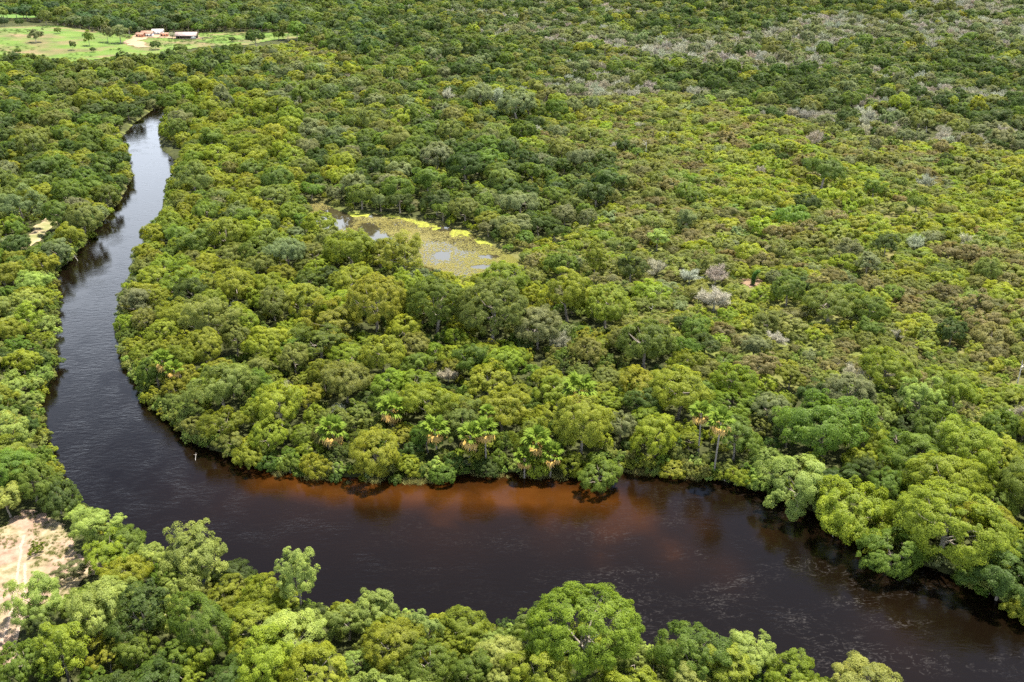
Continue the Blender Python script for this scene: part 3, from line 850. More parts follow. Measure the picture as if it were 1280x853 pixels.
PASTURE_SEEN = [(-260, 36), (0, 36), (71, 34), (160, 46), (388, 41), (376, 47), (312, 55), (252, 59), (190, 66), (146, 70), (98, 76), (34, 68), (-260, 62)]
FIELD_SEEN = [(-300, 17.5), (0, 17.5), (60, 19), (78, 22), (30, 23), (-300, 23)]
RIVER_SEEN = [(u, v) for u, v in [(200, 128), (184, 136), (163, 149), (152, 158), (149, 170), (165, 186), (168, 218), (151, 252), (118, 290), (97, 318), (68, 342), (72, 380), (71, 416), (73, 457), (47, 505), (53, 535),
              (64, 570), (115, 628), (136, 640), (176, 668), (200, 681), (250, 676), (280, 692), (318, 708), (352, 712), (410, 724), (472, 732), (506, 751), (574, 750), (606, 769), (642, 752), (676, 758), (712, 740), (762, 742),
              (780, 770), (850, 783), (886, 792), (940, 788), (960, 805), (1000, 811), (1040, 835), (1075, 822), (1130, 845), (1160, 880), (1500, 1000),
              (1500, 900), (1285, 790), (1235, 770), (1190, 745), (1140, 728), (1085, 705), (1035, 675), (985, 648), (945, 630), (880, 614), (845, 606), (773, 603), (720, 612), (660, 607), (600, 606), (546, 614), (470, 614), (408, 611),
              (355, 600), (326, 588), (280, 568), (236, 542), (202, 510), (172, 484), (162, 450), (141, 418), (138, 382), (164, 314), (176, 286), (200, 262), (204, 246), (209, 211), (223, 190), (196, 167), (198, 147), (210, 130)]]
TRACK_SEEN = [(26, 308), (36, 290), (58, 274), (78, 265), (87, 271), (70, 288), (54, 302), (34, 316)]
PALMS = [(877, 514, 30, 11.0, 'left one of two tall palms with bare trunks on the right bend'), (902, 519, 35, 14.0, 'right one of two tall palms, its bare trunk reaching the water'),
         (415, 535, 38, 6.5, 'squat palm with golden dry fans, leftmost above the waterfront'), (490, 508, 38, 7.0, 'palm in the canopy behind and between the waterfront palms'),
         (543, 533, 35, 7.5, 'palm with a drooping tan skirt alone between two palm clusters'), (588, 541, 34, 8.0, 'left palm of the pair in the waterfront middle'),
         (606, 534, 32, 9.0, 'right palm of the pair in the waterfront middle'), (671, 540, 38, 9.0, 'tallest palm of the waterfront trio left of the round tree'),
         (690, 552, 32, 7.5, 'lower right palm of the waterfront trio left of the round tree'), (656, 553, 28, 7.5, 'lower left palm of the waterfront trio left of the round tree'),
         (724, 484, 42, 10.0, 'lone tall palm standing in the canopy above the waterfront trio'), (609, 514, 20, 8.0, 'small palm showing behind the middle pair'),
         (202, 448, 27, 8.5, 'upper small yellowed palm in the canopy by the left water'), (217, 460, 24, 7.0, 'lower small green palm in the canopy by the left water')]
PALM_SEEN = []
for u, v, w, h, lab in PALMS:
    x_, y_ = at(u, v, h)
    PALM_SEEN.append((u, v, w * .55, y_))
    if u > 870: PALM_SEEN += [(u, v + 20, 9, y_), (u - 1, v + 34, 9, y_), (u - 2, v + 48, 9, y_)]
for t in NOTES:                                                   # the trees one can tell apart stay in sight
    if t.u > 540 and 100 < t.v < 520:
        PALM_SEEN.append((t.u, t.v, t.px * (.40 if t.zone == 'note' else .3), t.y - t.r * .6))
for u, v, h_ in ((807, 186, 7), (695, 190, 6), (738, 172, 5), (719, 172, 5), (815, 170, 6), (830, 176, 5), (1158, 160, 6), (1271, 470, 9), (815, 388, 7), (941, 346, 8), (941, 352, 8), (940, 352, 10)):
    PALM_SEEN.append((u, v, h_, at(u, v + 7)[1]))
def hides(x, y, r, z):
    """Would a plant here stand in the sight of an open place the photo shows clear?"""
    g = float(hill(x, y))
    us, vs = [], []
    for dx, h in ((0, 1.8), (0, 1.0), (-.75, 1.4), (.75, 1.4), (-1.2, .9), (1.2, .9), (0, .4)):
        if z == 'scrub': h *= .6
        a, b = to_px(x + dx * r, y, g + h * r)
        us.append(float(a)); vs.append(float(b))
    us, vs = np.array(us), np.array(vs)
    for (pu, pv, pr, py) in PALM_SEEN:
        if y < py + 1 and (np.hypot(us - pu, vs - pv) < pr).any():
            return True
    if z != 'water' and inside(us, vs, RIVER_SEEN).any():
        return True
    for P_, box in ((TRACK_SEEN, (0, 100, 255, 330)), (SAND_SEEN, (-80, 130, 630, 830)), (POND_SEEN, (380, 670, 250, 350)), (PASTURE_SEEN, (-280, 400, 20, 82)), (FIELD_SEEN, (-300, 90, 12, 26))):
        if us.max() > box[0] and us.min() < box[1] and vs.max() > box[2] and vs.min() < box[3]:
            if inside(us[:6], vs[:6], P_).sum() >= (1 if P_ in (PASTURE_SEEN, FIELD_SEEN) else 2):
                return True
    return False
kinds_c = {z: (choose(ZONE[z][2], NC // 6), choose(ZONE[z][3], NC // 6)) for z in ZONE}
cnt = dict.fromkeys(ZONE, 0)
order = np.nonzero(ok)[0]
patch = fbm(cx_, cy_, 40, 60); patch2 = fbm(cx_, cy_, 22, 70); rr_ = rng.random(NC)
dark_patch = fbm(cx_, cy_, 60, 90); patch3 = fbm(cx_, cy_, 55, 120)
glade = inside(cx_, cy_, GLADE) | inside(cx_, cy_, GLADE2)
for i in order:
    z = str(cz[i])
    (r0, r1), f, _c, _k = ZONE[z]
    kk = cnt[z] % len(kinds_c[z][0])
    r = r0 + (r1 - r0) * rr_[i] ** 1.25
    scrub_tree = False
    if z == 'scrub':
        thin = glade[i] or patch3[i] > .68
        if thin and rr_[i] * 613 % 1 < (.88 if glade[i] else .35): continue
        r = r * (.78 + .5 * patch2[i]) * (.7 if thin else 1.0)
        if rr_[i] > .985 or (patch[i] > .63 and rr_[i] > .8):
            scrub_tree = True; r = 2.6 + 2.4 * ((rr_[i] * 977) % 1)
    if not HS.free(cx_[i], cy_[i], r, f * 1.0):
        continue
    if hides(cx_[i], cy_[i], r, z):
        continue
    cnt[z] += 1
    col, kd = kinds_c[z][0][kk], kinds_c[z][1][kk]
    if z == 'scrub':
        # patches of brown, olive and fresh green
        q = .35 * patch2[i] + .65 * dark_patch[i] + (rr_[i] * 131 % 1 - .5) * .34
        if not scrub_tree:
            if q > .56: col = 'brown' if (rr_[i] * 43) % 1 < .36 else 'olive'
            elif q < .42: col = 'lime' if (rr_[i] * 17) % 1 < .4 else 'yellow green'
        else:
            kd = ('dome', 'spread', 'ragged', 'bare')[int(rr_[i] * 9973) % 4 if (rr_[i] * 331) % 1 < .55 else int(rr_[i] * 9973) % 3]
            col = ('mid green', 'dark green', 'grey green', 'olive')[int(rr_[i] * 5077) % 4]
            if kd == 'bare': col = 'bare'
    if z == 'hill':
        q = dark_patch[i] + (rr_[i] * 53 % 1 - .5) * .3
        band = math.exp(-((cv[i] - 50 - 14 * math.sin(cu[i] * .009)) / 24.0) ** 2) * min(1.0, max(0.0, (cu[i] - 680) / 200.0))
        q += .34 * band - .12
        if q < .36 and (rr_[i] * 71) % 1 < .6: col = 'dark green'
        if q > .50: col = 'bare' if (rr_[i] * 29) % 1 < .70 else 'grey green'
        elif col == 'bare' and (q < .5 or cv[i] > 130): col = 'olive'
    if z == 'near' and cu[i] < 190 and cv[i] > 765 and (rr_[i] * 37) % 1 < .75: col = 'dark green' if (rr_[i] * 57) % 1 < .5 else 'mid green'
    if col == 'bare': kd = 'bare'
    cat = 'shrub' if kd in ('shrub', 'bushy') else ('bare tree' if kd == 'bare' else 'tree')
    hs = float(rng.uniform(.80, 1.24)) * (.84 if cat == 'shrub' else 1.0)
    if kd == 'bare': hs *= .85
    if kd == 'bare' and z in ('bend', 'bankr'): r *= .55
    t = new_tree(cx_[i], cy_[i], r, kd, col, z, cat, None, hs)
    HS.add(t.x, t.y, r)
    PLANTS.append(t)

# undergrowth that fills the gaps between the trees
cnt_u = 0
HU = Hash(16.0)
for i in order[::-1]:
    z = str(cz[i])
    if z in ('far', 'hill') or cy_[i] > 600 or glade[i]: continue
    r = 1.1 + 1.5 * rr_[i]
    if z == 'scrub':
        if rr_[i] < .5: continue
        r *= .65
    if not HS.free(cx_[i], cy_[i], r, .62) or not HU.free(cx_[i], cy_[i], r, .7) or hides(cx_[i], cy_[i], r, 'scrub'): continue
    HU.add(cx_[i], cy_[i], r); cnt_u += 1
    PLANTS.append(new_tree(cx_[i], cy_[i], r, 'bushy' if rr_[i] > .5 else 'shrub', ('mid green', 'olive', 'yellow green', 'dark green' if z != 'scrub' else 'lime')[int(rr_[i] * 7919) % 4], 'under' if z != 'scrub' else 'scrub', 'shrub', None, 1.25 if z != 'scrub' else .8))
print('undergrowth', cnt_u)
# low bushes along the water's edge on the inner bank
for s in range(len(inner_w) - 1):
    a, b = np.array(inner_w[s]), np.array(inner_w[s + 1])
    if a[1] > 420: continue
    L_ = np.linalg.norm(b - a)
    nrm_ = np.array([-(b - a)[1], (b - a)[0]]) / (L_ + 1e-9)
    for q in np.arange(0, L_, 1.15):
        p = a + (b - a) * q / L_ + nrm_ * rng.uniform(-.9, 1.2)
        if abs(p[0]) > p[1] * .62 + 60: continue
        col = str(rng.choice(['pale green', 'pale green', 'olive', 'mid green', 'yellow green', 'mid green', 'grey green', 'pale green']))
        PLANTS.append(new_tree(p[0], p[1], rng.uniform(.9, 1.9) * (1.35 if p[0] > 45 else 1.0), str(rng.choice(['shrub', 'bushy'])), col, 'waterside', 'shrub', None, float(rng.uniform(.9, 1.3))))
for s in range(len(outer_w) - 1):
    a, b = np.array(outer_w[s]), np.array(outer_w[s + 1])
    if a[1] > 380 or a[1] < 100: continue
    L_ = np.linalg.norm(b - a)
    for q in np.arange(0, L_, 3.0):
        p = a + (b - a) * q / L_
        col = str(rng.choice(['pale green', 'olive', 'mid green', 'yellow green']))
        PLANTS.append(new_tree(p[0] + rng.uniform(-1, 1), p[1] + rng.uniform(-1, 1), rng.uniform(1.1, 2.0), 'bushy', col, 'waterside', 'shrub', None, 1.1))

print('PLANTS', len(PLANTS), cnt)

# ------------------------------------------------------------------ which ones become objects: the 300 of a kind that show largest
def in_frame(t):
    return -t.px * .3 < t.u < 1280 + t.px * .3 and -5 < t.v < 853 + t.px * .25
solo, mass = [], []
for cat, lim in (('tree', 300), ('shrub', 300), ('bare tree', 300)):
    L_ = [t for t in PLANTS if t.cat == cat]
    L_.sort(key=lambda t: (not t.keep, not in_frame(t), -t.px))
    solo += [t for t in L_[:lim] if in_frame(t) or t.keep]
    ids = {id(t) for t in L_[:lim] if in_frame(t) or t.keep}
    mass += [t for t in L_ if id(t) not in ids]

# ---- labels: colour, form, size, where it stands and, if need be, its place in the row of its likes
FORM = {'bigdome': 'domed', 'dome': 'domed', 'spread': 'spreading', 'ragged': 'ragged', 'tall': 'upright', 'shrub': 'low', 'bushy': 'tufted', 'bare': 'leafless'}
def area(t):
    u, v = t.u, t.v
    if t.cat == 'shrub':
        if t.zone == 'waterside':
            if inside(np.array([t.x]), np.array([t.y + 14]), RIVER)[0] and t.y < 220: return 'at the near bank water'
            return 'at the inner bend water' if u < 960 else 'at the right bank water'
        if t.zone == 'under':
            return 'under trees of the left and lower bank' if inside(np.array([u]), np.array([v]), OUTSIDE)[0] else 'under trees of the inner bend'
        if v > 420: return 'behind the right bank trees'
        if v > 370: return 'around the solitary round tree'
        if u < 760: return 'in the scrub beside the pond'
        return 'in the open scrub'
    if t.cat == 'bare tree':
        if v < 190:
            side = 'above the pond' if u < 660 else ('above the dark grove' if u < 800 else ('above the scrub' if u < 1000 else 'near right edge'))
            tier = 'high on' if v < 70 else ('midway up' if v < 105 else ('low on' if v < 140 else 'below'))
            return (tier + ' the hillside ' + side).replace('above the dark grove', 'above dark grove')
        if inside(np.array([u]), np.array([v]), BEND)[0]: return 'in the inner bend canopy'
        return 'in the scrub'
    if t.zone == 'near':
        if u < 200: return 'on the left bank above the sand' if v < 660 else 'below the sand clearing'
        if u < 420: return 'on the lower bank left part'
        if u < 660: return 'on the lower bank middle'
        if u < 860: return 'around the huge lime dome'
        return 'on the lower bank right end'
    if t.zone == 'leftwood': return 'in the wood left of the river'
    if t.zone == 'bend':
        if v > 540: return 'on the inner bend waterfront'
        if v > 480: return 'among the palms of the inner bend'
        if v > 420: return 'in the inner bend canopy middle'
        return 'between inner bend and pond'
    if t.zone == 'bankr':
        return 'on the right bank waterfront' if v > 590 + (u - 950) * .3 else 'behind the right bank'
    return 'in the scrub'
def size_word(t, med):
    return 'large' if t.r > med * 1.18 else ('small' if t.r < med * .84 else 'middling')
ORD = ['first', 'second', 'third', 'fourth', 'fifth', 'sixth', 'seventh', 'eighth', 'ninth', 'tenth', 'eleventh', 'twelfth', 'thirteenth', 'fourteenth', 'fifteenth', 'sixteenth',
       'seventeenth', 'eighteenth', 'nineteenth', 'twentieth', 'twenty-first', 'twenty-second', 'twenty-third', 'twenty-fourth', 'twenty-fifth', 'twenty-sixth', 'twenty-seventh', 'twenty-eighth',
       'twenty-ninth', 'thirtieth']
LABEL = {}
for cat in ('tree', 'shrub', 'bare tree'):
    L_ = [t for t in solo if t.cat == cat and not t.note]
    if not L_: continue
    med = float(np.median([t.r for t in L_]))
    by = {}
    for t in L_:
        noun = {'tree': 'tree', 'shrub': 'bush', 'bare tree': 'tree'}[cat]
        colw = 'grey' if t.col == 'bare' else t.col
        d = '%s %s %s %s %s' % (size_word(t, med), colw, FORM[t.kind], noun, area(t))
        by.setdefault(d, []).append(t)
    for d, ts in by.items():
        ts.sort(key=lambda t: t.u)
        for i, t in enumerate(ts):
            if len(ts) == 1: LABEL[id(t)] = d
            elif i == len(ts) - 1: LABEL[id(t)] = d + ', rightmost such'
            elif i == 0: LABEL[id(t)] = d + ', leftmost such'
            elif i < 30: LABEL[id(t)] = d + ', %s from left' % ORD[i]
            else: LABEL[id(t)] = d + ', %s from right' % ORD[min(29, len(ts) - 1 - i)]
GROUP = {'tree': 'broadleaf trees along the river and in the scrub', 'shrub': 'bushes of the scrub and the water edge', 'bare tree': 'leafless grey trees'}
NAME = {'tree': 'broadleaf_tree', 'shrub': 'shrub', 'bare tree': 'bare_tree'}

_xs = np.array([t.x for t in PLANTS]); _ys = np.array([t.y for t in PLANTS])
_gz = ground_z(_xs, _ys); _dr = dist_to(_xs, _ys, RIVER); _in = inside(_xs, _ys, RIVER)
_BZ = {}
for t, g_, d_, i_ in zip(PLANTS, _gz, _dr, _in):
    low = 1.0 if (i_ or d_ < 2.5) else max(0.0, 1 - (d_ - 2.5) / 3.5)
    _BZ[id(t)] = float(max(g_, -1.6)) - .05 - (.30 * t.r * low if t.cat == 'tree' else 0.0)   # boughs of waterside trees hang to the water
def base_z(t):
    return _BZ[id(t)]
def lod_of(t):
    d = math.hypot(t.y, H_CAM)
    return 0 if d < 330 else (1 if d < 640 else 2)

for t in solo:
    P = proto(t.kind, t.var, lod_of(t))
    cm, tm = crown_mesh(P)
    gz = base_z(t)
    o = thing(NAME[t.cat], t.note or LABEL[id(t)], t.cat, (t.x, t.y, gz), t.rz, GROUP[t.cat], scale=(t.r * t.sx, t.r / t.sx, t.r * t.hs))
    c = link('crown', cm, o, (0, 0, P.base)); c['tint'] = [float(q) for q in t.tint]
    k = link('trunk', tm, o, (0, 0, P.base))
    if t.kind == 'bare': k['tint'] = [float(q) for q in t.tint * .9]

# ------------------------------------------------------------------ the rest: one object per kind, grown with geometry nodes
def scatter(name, P, rot, scl, pid, tint, meshes):
    lib = bpy.data.collections.new(name + '_kinds')
    for i, m in enumerate(meshes):
        lib.objects.link(bpy.data.objects.new('%s_kind_%03d' % (name, i), m))
    me = bpy.data.meshes.new(name)
    me.vertices.add(len(P)); me.vertices.foreach_set('co', np.asarray(P, np.float32).ravel())
    for an, ty, key, val in (('rot', 'FLOAT_VECTOR', 'vector', rot), ('scl', 'FLOAT_VECTOR', 'vector', scl), ('tint', 'FLOAT_VECTOR', 'vector', tint)):
        a = me.attributes.new(an, ty, 'POINT'); a.data.foreach_set(key, np.asarray(val, np.float32).ravel())
    a = me.attributes.new('pid', 'INT', 'POINT'); a.data.foreach_set('value', np.asarray(pid, np.int32))
    ng = bpy.data.node_groups.new(name, 'GeometryNodeTree')
    ng.interface.new_socket('Geometry', in_out='INPUT', socket_type='NodeSocketGeometry')
    ng.interface.new_socket('Geometry', in_out='OUTPUT', socket_type='NodeSocketGeometry')
    N, L = ng.nodes.new, ng.links.new
    gi, go = N('NodeGroupInput'), N('NodeGroupOutput')
    ci = N('GeometryNodeCollectionInfo'); ci.inputs['Collection'].default_value = lib
    ci.inputs['Separate Children'].default_value = True; ci.inputs['Reset Children'].default_value = True
    ip = N('GeometryNodeInstanceOnPoints'); ip.inputs['Pick Instance'].default_value = True
    def attr(nm, ty):
        q = N('GeometryNodeInputNamedAttribute'); q.data_type = ty; q.inputs['Name'].default_value = nm
        return [s for s in q.outputs if s.enabled and s.name == 'Attribute'][0]
    L(gi.outputs[0], ip.inputs['Points']); L(ci.outputs[0], ip.inputs['Instance'])
    L(attr('pid', 'INT'), ip.inputs['Instance Index'])
    L(attr('rot', 'FLOAT_VECTOR'), ip.inputs['Rotation']); L(attr('scl', 'FLOAT_VECTOR'), ip.inputs['Scale'])
    L(ip.outputs[0], go.inputs[0])
    o = link(name, me)
    md = o.modifiers.new('growth', 'NODES'); md.node_group = ng
    return kind(o, 'stuff')

def grow(name, ts):
    ms, index = [], {}
    P = np.zeros((len(ts), 3)); rot = np.zeros_like(P); scl = np.zeros_like(P); tint = np.zeros_like(P); pid = np.zeros(len(ts), int)
    xs = np.array([t.x for t in ts]); ys = np.array([t.y for t in ts])
    bz = [base_z(t) for t in ts]
    for i, t in enumerate(ts):
        p = proto(t.kind, t.var, lod_of(t))
        if p.name not in index:
            index[p.name] = len(ms); ms.append(joined_mesh(p))
        pid[i] = index[p.name]
        P[i] = (t.x, t.y, bz[i] + p.base * t.r * t.hs)
        rot[i] = (0, 0, t.rz); scl[i] = (t.r * t.sx, t.r / t.sx, t.r * t.hs); tint[i] = t.tint
    return scatter(name, P, rot, scl, pid, tint, ms)
grow('distant_forest', [t for t in mass if t.cat == 'tree'])
grow('distant_leafless_woods', [t for t in mass if t.cat == 'bare tree'])
grow('scrub_undergrowth', [t for t in mass if t.cat == 'shrub'])

# ------------------------------------------------------------------ palms
def fan(seed, droop, segs=13):
    """One fan leaf on a long stalk, growing along +x."""
    rg = np.random.default_rng(seed)
    g = Geo()
    pts = [np.array([t * .55, 0, -.10 * droop * t * t]) for t in (0, .35, .7, 1)]
    g.tube(pts, [.012, .010, .008, .007], 3)
    e = pts[-1]
    for i in range(segs):
        a = R_(-112 + 224 * i / (segs - 1)) + rg.uniform(-.06, .06)
        L = .52 * rg.uniform(.85, 1.1) * (1 - .16 * abs(a))
        d = np.array([math.cos(a), math.sin(a), 0])
        n = np.array([-math.sin(a), math.cos(a), 0])
        m_ = e + d * L * .55 + np.array([0, 0, .05 + .03 * (i % 2)])
        tip = e + d * L + np.array([0, 0, -.12 * droop * rg.uniform(.5, 1.5)])
        w = .085
        g.add([e, m_ - n * w, tip, m_ + n * w], [(0, 1, 2, 3)])
    return g
m, nt, N, L = mat('palm_leaf')
out = N('ShaderNodeOutputMaterial'); p = N('ShaderNodeBsdfPrincipled'); p.inputs['Roughness'].default_value = .7; p.inputs['Specular IOR Level'].default_value = .12
tc = N('ShaderNodeTexCoord'); n1 = N('ShaderNodeTexNoise'); n1.inputs['Scale'].default_value = 4; L(tc.outputs['Object'], n1.inputs['Vector'])
r = ramp(N, [(0.35, (0.10, 0.165, 0.016)), (0.65, (0.17, 0.235, 0.025))]); L(n1.outputs['Fac'], r.inputs[0]); L(r.outputs[0], p.inputs['Base Color'])
tr = N('ShaderNodeBsdfTranslucent'); L(r.outputs[0], tr.inputs[0]); mx = N('ShaderNodeMixShader'); mx.inputs[0].default_value = .3
L(p.outputs[0], mx.inputs[1]); L(tr.outputs[0], mx.inputs[2]); L(mx.outputs[0], out.inputs[0])
M_PALMLEAF = m
FRONDS = [fan(i, 1.0).mesh('frond', M_PALMLEAF) for i in range(3)]
DRY = [fan(20 + i, 2.6, 9).mesh('dry_frond', M_DRYFROND) for i in range(3)]
for i, (u, v, w, h, lab) in enumerate(PALMS):
    x, y = at(u, v, h)
    gz = float(ground_z(np.array([x]), np.array([y]))[0])
    R = w / 2 / FPX * (y * CP + (H_CAM - h) * SP) * 1.12
    o = thing('fan_palm', lab, 'palm', (x, y, gz), 0, 'fan palms of the inner bend')
    g = Geo()
    bx, by = random.uniform(-.5, .5), random.uniform(-.4, .4)
    top = np.array([0, 0, h - R * .15])
    g.tube([(bx, by, -.3), (bx * .9, by * .9, h * .3), (bx * .4, by * .4, h * .65), top], [.24, .19, .17, .2], 8)
    tr_ = g.mesh('trunk', M_PALMBARK, smooth=True); link('trunk', tr_, o)
    for q in range(15):
        el = R_(80 - 78 * (q / 14.0) ** .9); az = q * 2.4 + i
        f = link('frond', FRONDS[q % 3], o, tuple(top)); f.rotation_euler = (random.uniform(-.3, .3), -el, az); f.scale = (R, R, R)
    for q in range(random.randint(7, 12)):
        el = R_(-10 - 55 * q / 12.0); az = q * 2.4 + i * 1.7
        f = link('dry_frond', DRY[q % 3], o, (top[0], top[1], top[2] - .15)); f.rotation_euler = (random.uniform(-.3, .3), -el, az); f.scale = (R * random.uniform(.75, .98),) * 3

# ------------------------------------------------------------------ pond growth
def spot(u, v, u0, v0, a, b, soft=.35):
    return np.clip((1 + soft - np.sqrt(((u - u0) / a) ** 2 + ((v - v0) / b) ** 2)) / soft, 0, 1)
P_ = np.asarray(POND)
k = 90000
px_, py_ = rng.uniform(P_[:, 0].min(), P_[:, 0].max(), k), rng.uniform(P_[:, 1].min(), P_[:, 1].max(), k)
uu, vv = to_px(px_, py_, POND_Z)
open_ = np.maximum.reduce([spot(uu, vv, 416, 274, 24, 12), spot(uu, vv, 430, 267, 14, 3), spot(uu, vv, 460, 291, 13, 11), spot(uu, vv, 476, 299, 14, 6), spot(uu, vv, 553, 320, 9, 5),
                           spot(uu, vv, 612, 321, 12, 2), spot(uu, vv, 602, 334, 12, 2.5), spot(uu, vv, 557, 286, 13, 3), spot(uu, vv, 480, 270, 40, 1.5)])
thick_ = fbm(px_, py_, 9, 33)
keep = inside(px_, py_, POND) & (rng.random(k) > open_ * 1.1) & (rng.random(k) < .24 + .6 * thick_)
px_, py_, uu, vv, thick_ = px_[keep], py_[keep], uu[keep], vv[keep], thick_[keep]
def tuft(seed):
    rg = np.random.default_rng(seed)
    nb = 46
    b0 = np.c_[rg.normal(scale=.28, size=(nb, 2)), np.full(nb, -.1)]
    lean = np.c_[rg.normal(scale=.34, size=(nb, 2)), rg.uniform(.45, 1.0, nb)]
    sd = np.c_[rg.normal(size=(nb, 2)), np.zeros(nb)]; sd /= np.linalg.norm(sd, axis=1, keepdims=True)
    w = rg.uniform(.02, .05, nb)[:, None]
    V = np.stack([b0 - sd * w, b0 + sd * w, b0 + lean + sd * w * .3, b0 + lean - sd * w * .3], 1).reshape(-1, 3)
    me = mesh_from('marsh_tuft_%d' % seed, V, [np.arange(nb * 4).reshape(-1, 4)], [M_LEAF], leafvar=np.repeat(rg.random(nb), 4))
    return me
kq = len(px_)
straw = np.array([(0.44, 0.41, 0.19)]); gold = np.array([(0.34, 0.30, 0.08)]); green = np.array([(0.30, 0.31, 0.05)])
mixn = fbm(px_, py_, 16, 51)[:, None]
gr = np.clip((uu - 560) / 90, 0, 1)[:, None]
tint = (straw * (1 - mixn) + gold * mixn) * (1 - .6 * gr) + green * .6 * gr
scl = np.repeat((rng.uniform(.25, .5, kq) * (.6 + .7 * thick_))[:, None], 3, 1) * np.array([1.25, 1.25, .8])
scatter('marsh_grass', np.c_[px_, py_, np.full(kq, POND_Z)], np.c_[np.zeros(kq), np.zeros(kq), rng.uniform(0, 6.28, kq)], scl, rng.integers(0, 4, kq), tint, [tuft(i) for i in range(4)])
M_WEED = ground_material('floating_weed', [(0.3, (0.15, 0.18, 0.03)), (0.5, (0.22, 0.245, 0.035)), (0.7, (0.28, 0.285, 0.05))], 0.8)
weed_ = []
for line, hw in (([(438, 266), (452, 267), (466, 268)], 4.2), ([(478, 268), (500, 271), (516, 275), (532, 279.5), (545, 282)], 4.0), ([(564, 288.5), (578, 291), (588, 294)], 4.0), ([(596, 298.5), (604, 301), (614, 305)], 3.4), ([(540, 287), (548, 288)], 1.4)):
    W = [np.array(at(*q, POND_Z)) for q in line]
    up_ = [q + np.array([0, hw]) for q in W]; dn_ = [q - np.array([0, hw]) for q in W[::-1]]
    weed_.append(sheet(up_ + dn_, .45, 0, 'floating_weed', M_WEED, wob=3.2, wscale=3.0, level=POND_Z + .07 + .004 * len(weed_)))
wb = bmesh.new()
for o in weed_:
    wb.from_mesh(o.data); bpy.data.objects.remove(o)
me = bpy.data.meshes.new('floating_weed'); wb.to_mesh(me); wb.free(); me.materials.append(M_WEED)
kind(link('floating_weed', me), 'stuff')

# ------------------------------------------------------------------ rough grass on the sand and the pasture, wheel ruts
RUT = [[(2, 806), (14, 770), (20, 735), (24, 700), (30, 670)], [(14, 822), (26, 780), (31, 745), (32, 705)]]
P_ = np.asarray(SAND)
k = 5200
px_, py_ = rng.uniform(P_[:, 0].min(), P_[:, 0].max(), k), rng.uniform(P_[:, 1].min(), P_[:, 1].max(), k)
rd = np.minimum(*[dist_to(px_, py_, [at(*q) for q in L_], False) for L_ in RUT])
keep = inside(px_, py_, SAND) & (rng.random(k) < np.clip((fbm(px_, py_, 5, 77) - .47) * 5 + np.clip((118 - py_) / 30, 0, .6), 0, 1)) & (rd > .9)
px_, py_ = px_[keep], py_[keep]; kq = len(px_)
scatter('sand_grass', np.c_[px_, py_, ground_z(px_, py_) + .1], np.c_[np.zeros(kq), np.zeros(kq), rng.uniform(0, 6.28, kq)], np.repeat(rng.uniform(.2, .6, kq)[:, None], 3, 1),
        rng.integers(0, 4, kq), np.array([(0.17, 0.19, 0.05)]) * rng.uniform(.7, 1.3, (kq, 1)), [tuft(i) for i in range(4)])
M_RUT = ground_material('packed_sand', [(0.3, (0.28, 0.205, 0.15)), (0.7, (0.37, 0.285, 0.22))], 1.0)
for L_ in RUT:
    W = [np.array(at(*q)) for q in L_]
    sheet([q + (.28, 0) for q in W] + [q - (.28, 0) for q in W[::-1]], .16, .17, 'wheel_rut', M_RUT, wob=.35, wscale=1.5)
P_ = np.asarray(PASTURE)
k = 9000
px_, py_ = rng.uniform(-760, -190, k), rng.uniform(P_[:, 1].min(), P_[:, 1].max(), k)
keep = inside(px_, py_, PASTURE) & (rng.random(k) < np.clip((fbm(px_, py_, 38, 78) - .50) * 4, 0, 1)) & ~inside(px_, py_, YARD)
px_, py_ = px_[keep], py_[keep]; kq = len(px_)
scatter('pasture_weeds', np.c_[px_, py_, ground_z(px_, py_) + .3], np.c_[np.zeros(kq), np.zeros(kq), rng.uniform(0, 6.28, kq)], np.repeat(rng.uniform(.8, 1.8, kq)[:, None], 3, 1) * np.array([1.4, 1.4, .7]),
        rng.integers(0, 4, kq), np.array([(0.07, 0.11, 0.025)]) * rng.uniform(.7, 1.4, (kq, 1)), [tuft(i) for i in range(4)])

bank_ = [w_ for w_, (u, v, z) in zip(inner_w, INNER) if 320 < u < 900 and v > 560]
seg = []
for a, b in zip(bank_[:-1], bank_[1:]):
    a, b = np.array(a), np.array(b); L_ = np.linalg.norm(b - a); nn_ = np.array([(b - a)[1], -(b - a)[0]]) / L_
    for q in np.arange(0, L_, .16):
        p = a + (b - a) * q / L_ + nn_ * rng.normal(1.3, .6)
        if fbm(p[0], p[1], 5, 91) > .45: seg.append(p)
seg = np.array(seg); kq = len(seg)
scatter('bank_reeds', np.c_[seg, np.full(kq, WATER_Z)], np.c_[np.zeros(kq), np.zeros(kq), rng.uniform(0, 6.28, kq)], np.repeat(rng.uniform(.6, 1.3, kq)[:, None], 3, 1) * np.array([1.3, 1.3, .9]),
        rng.integers(0, 4, kq), np.array([(0.24, 0.235, 0.08)]) * rng.uniform(.6, 1.3, (kq, 1)), [tuft(i) for i in range(4)])

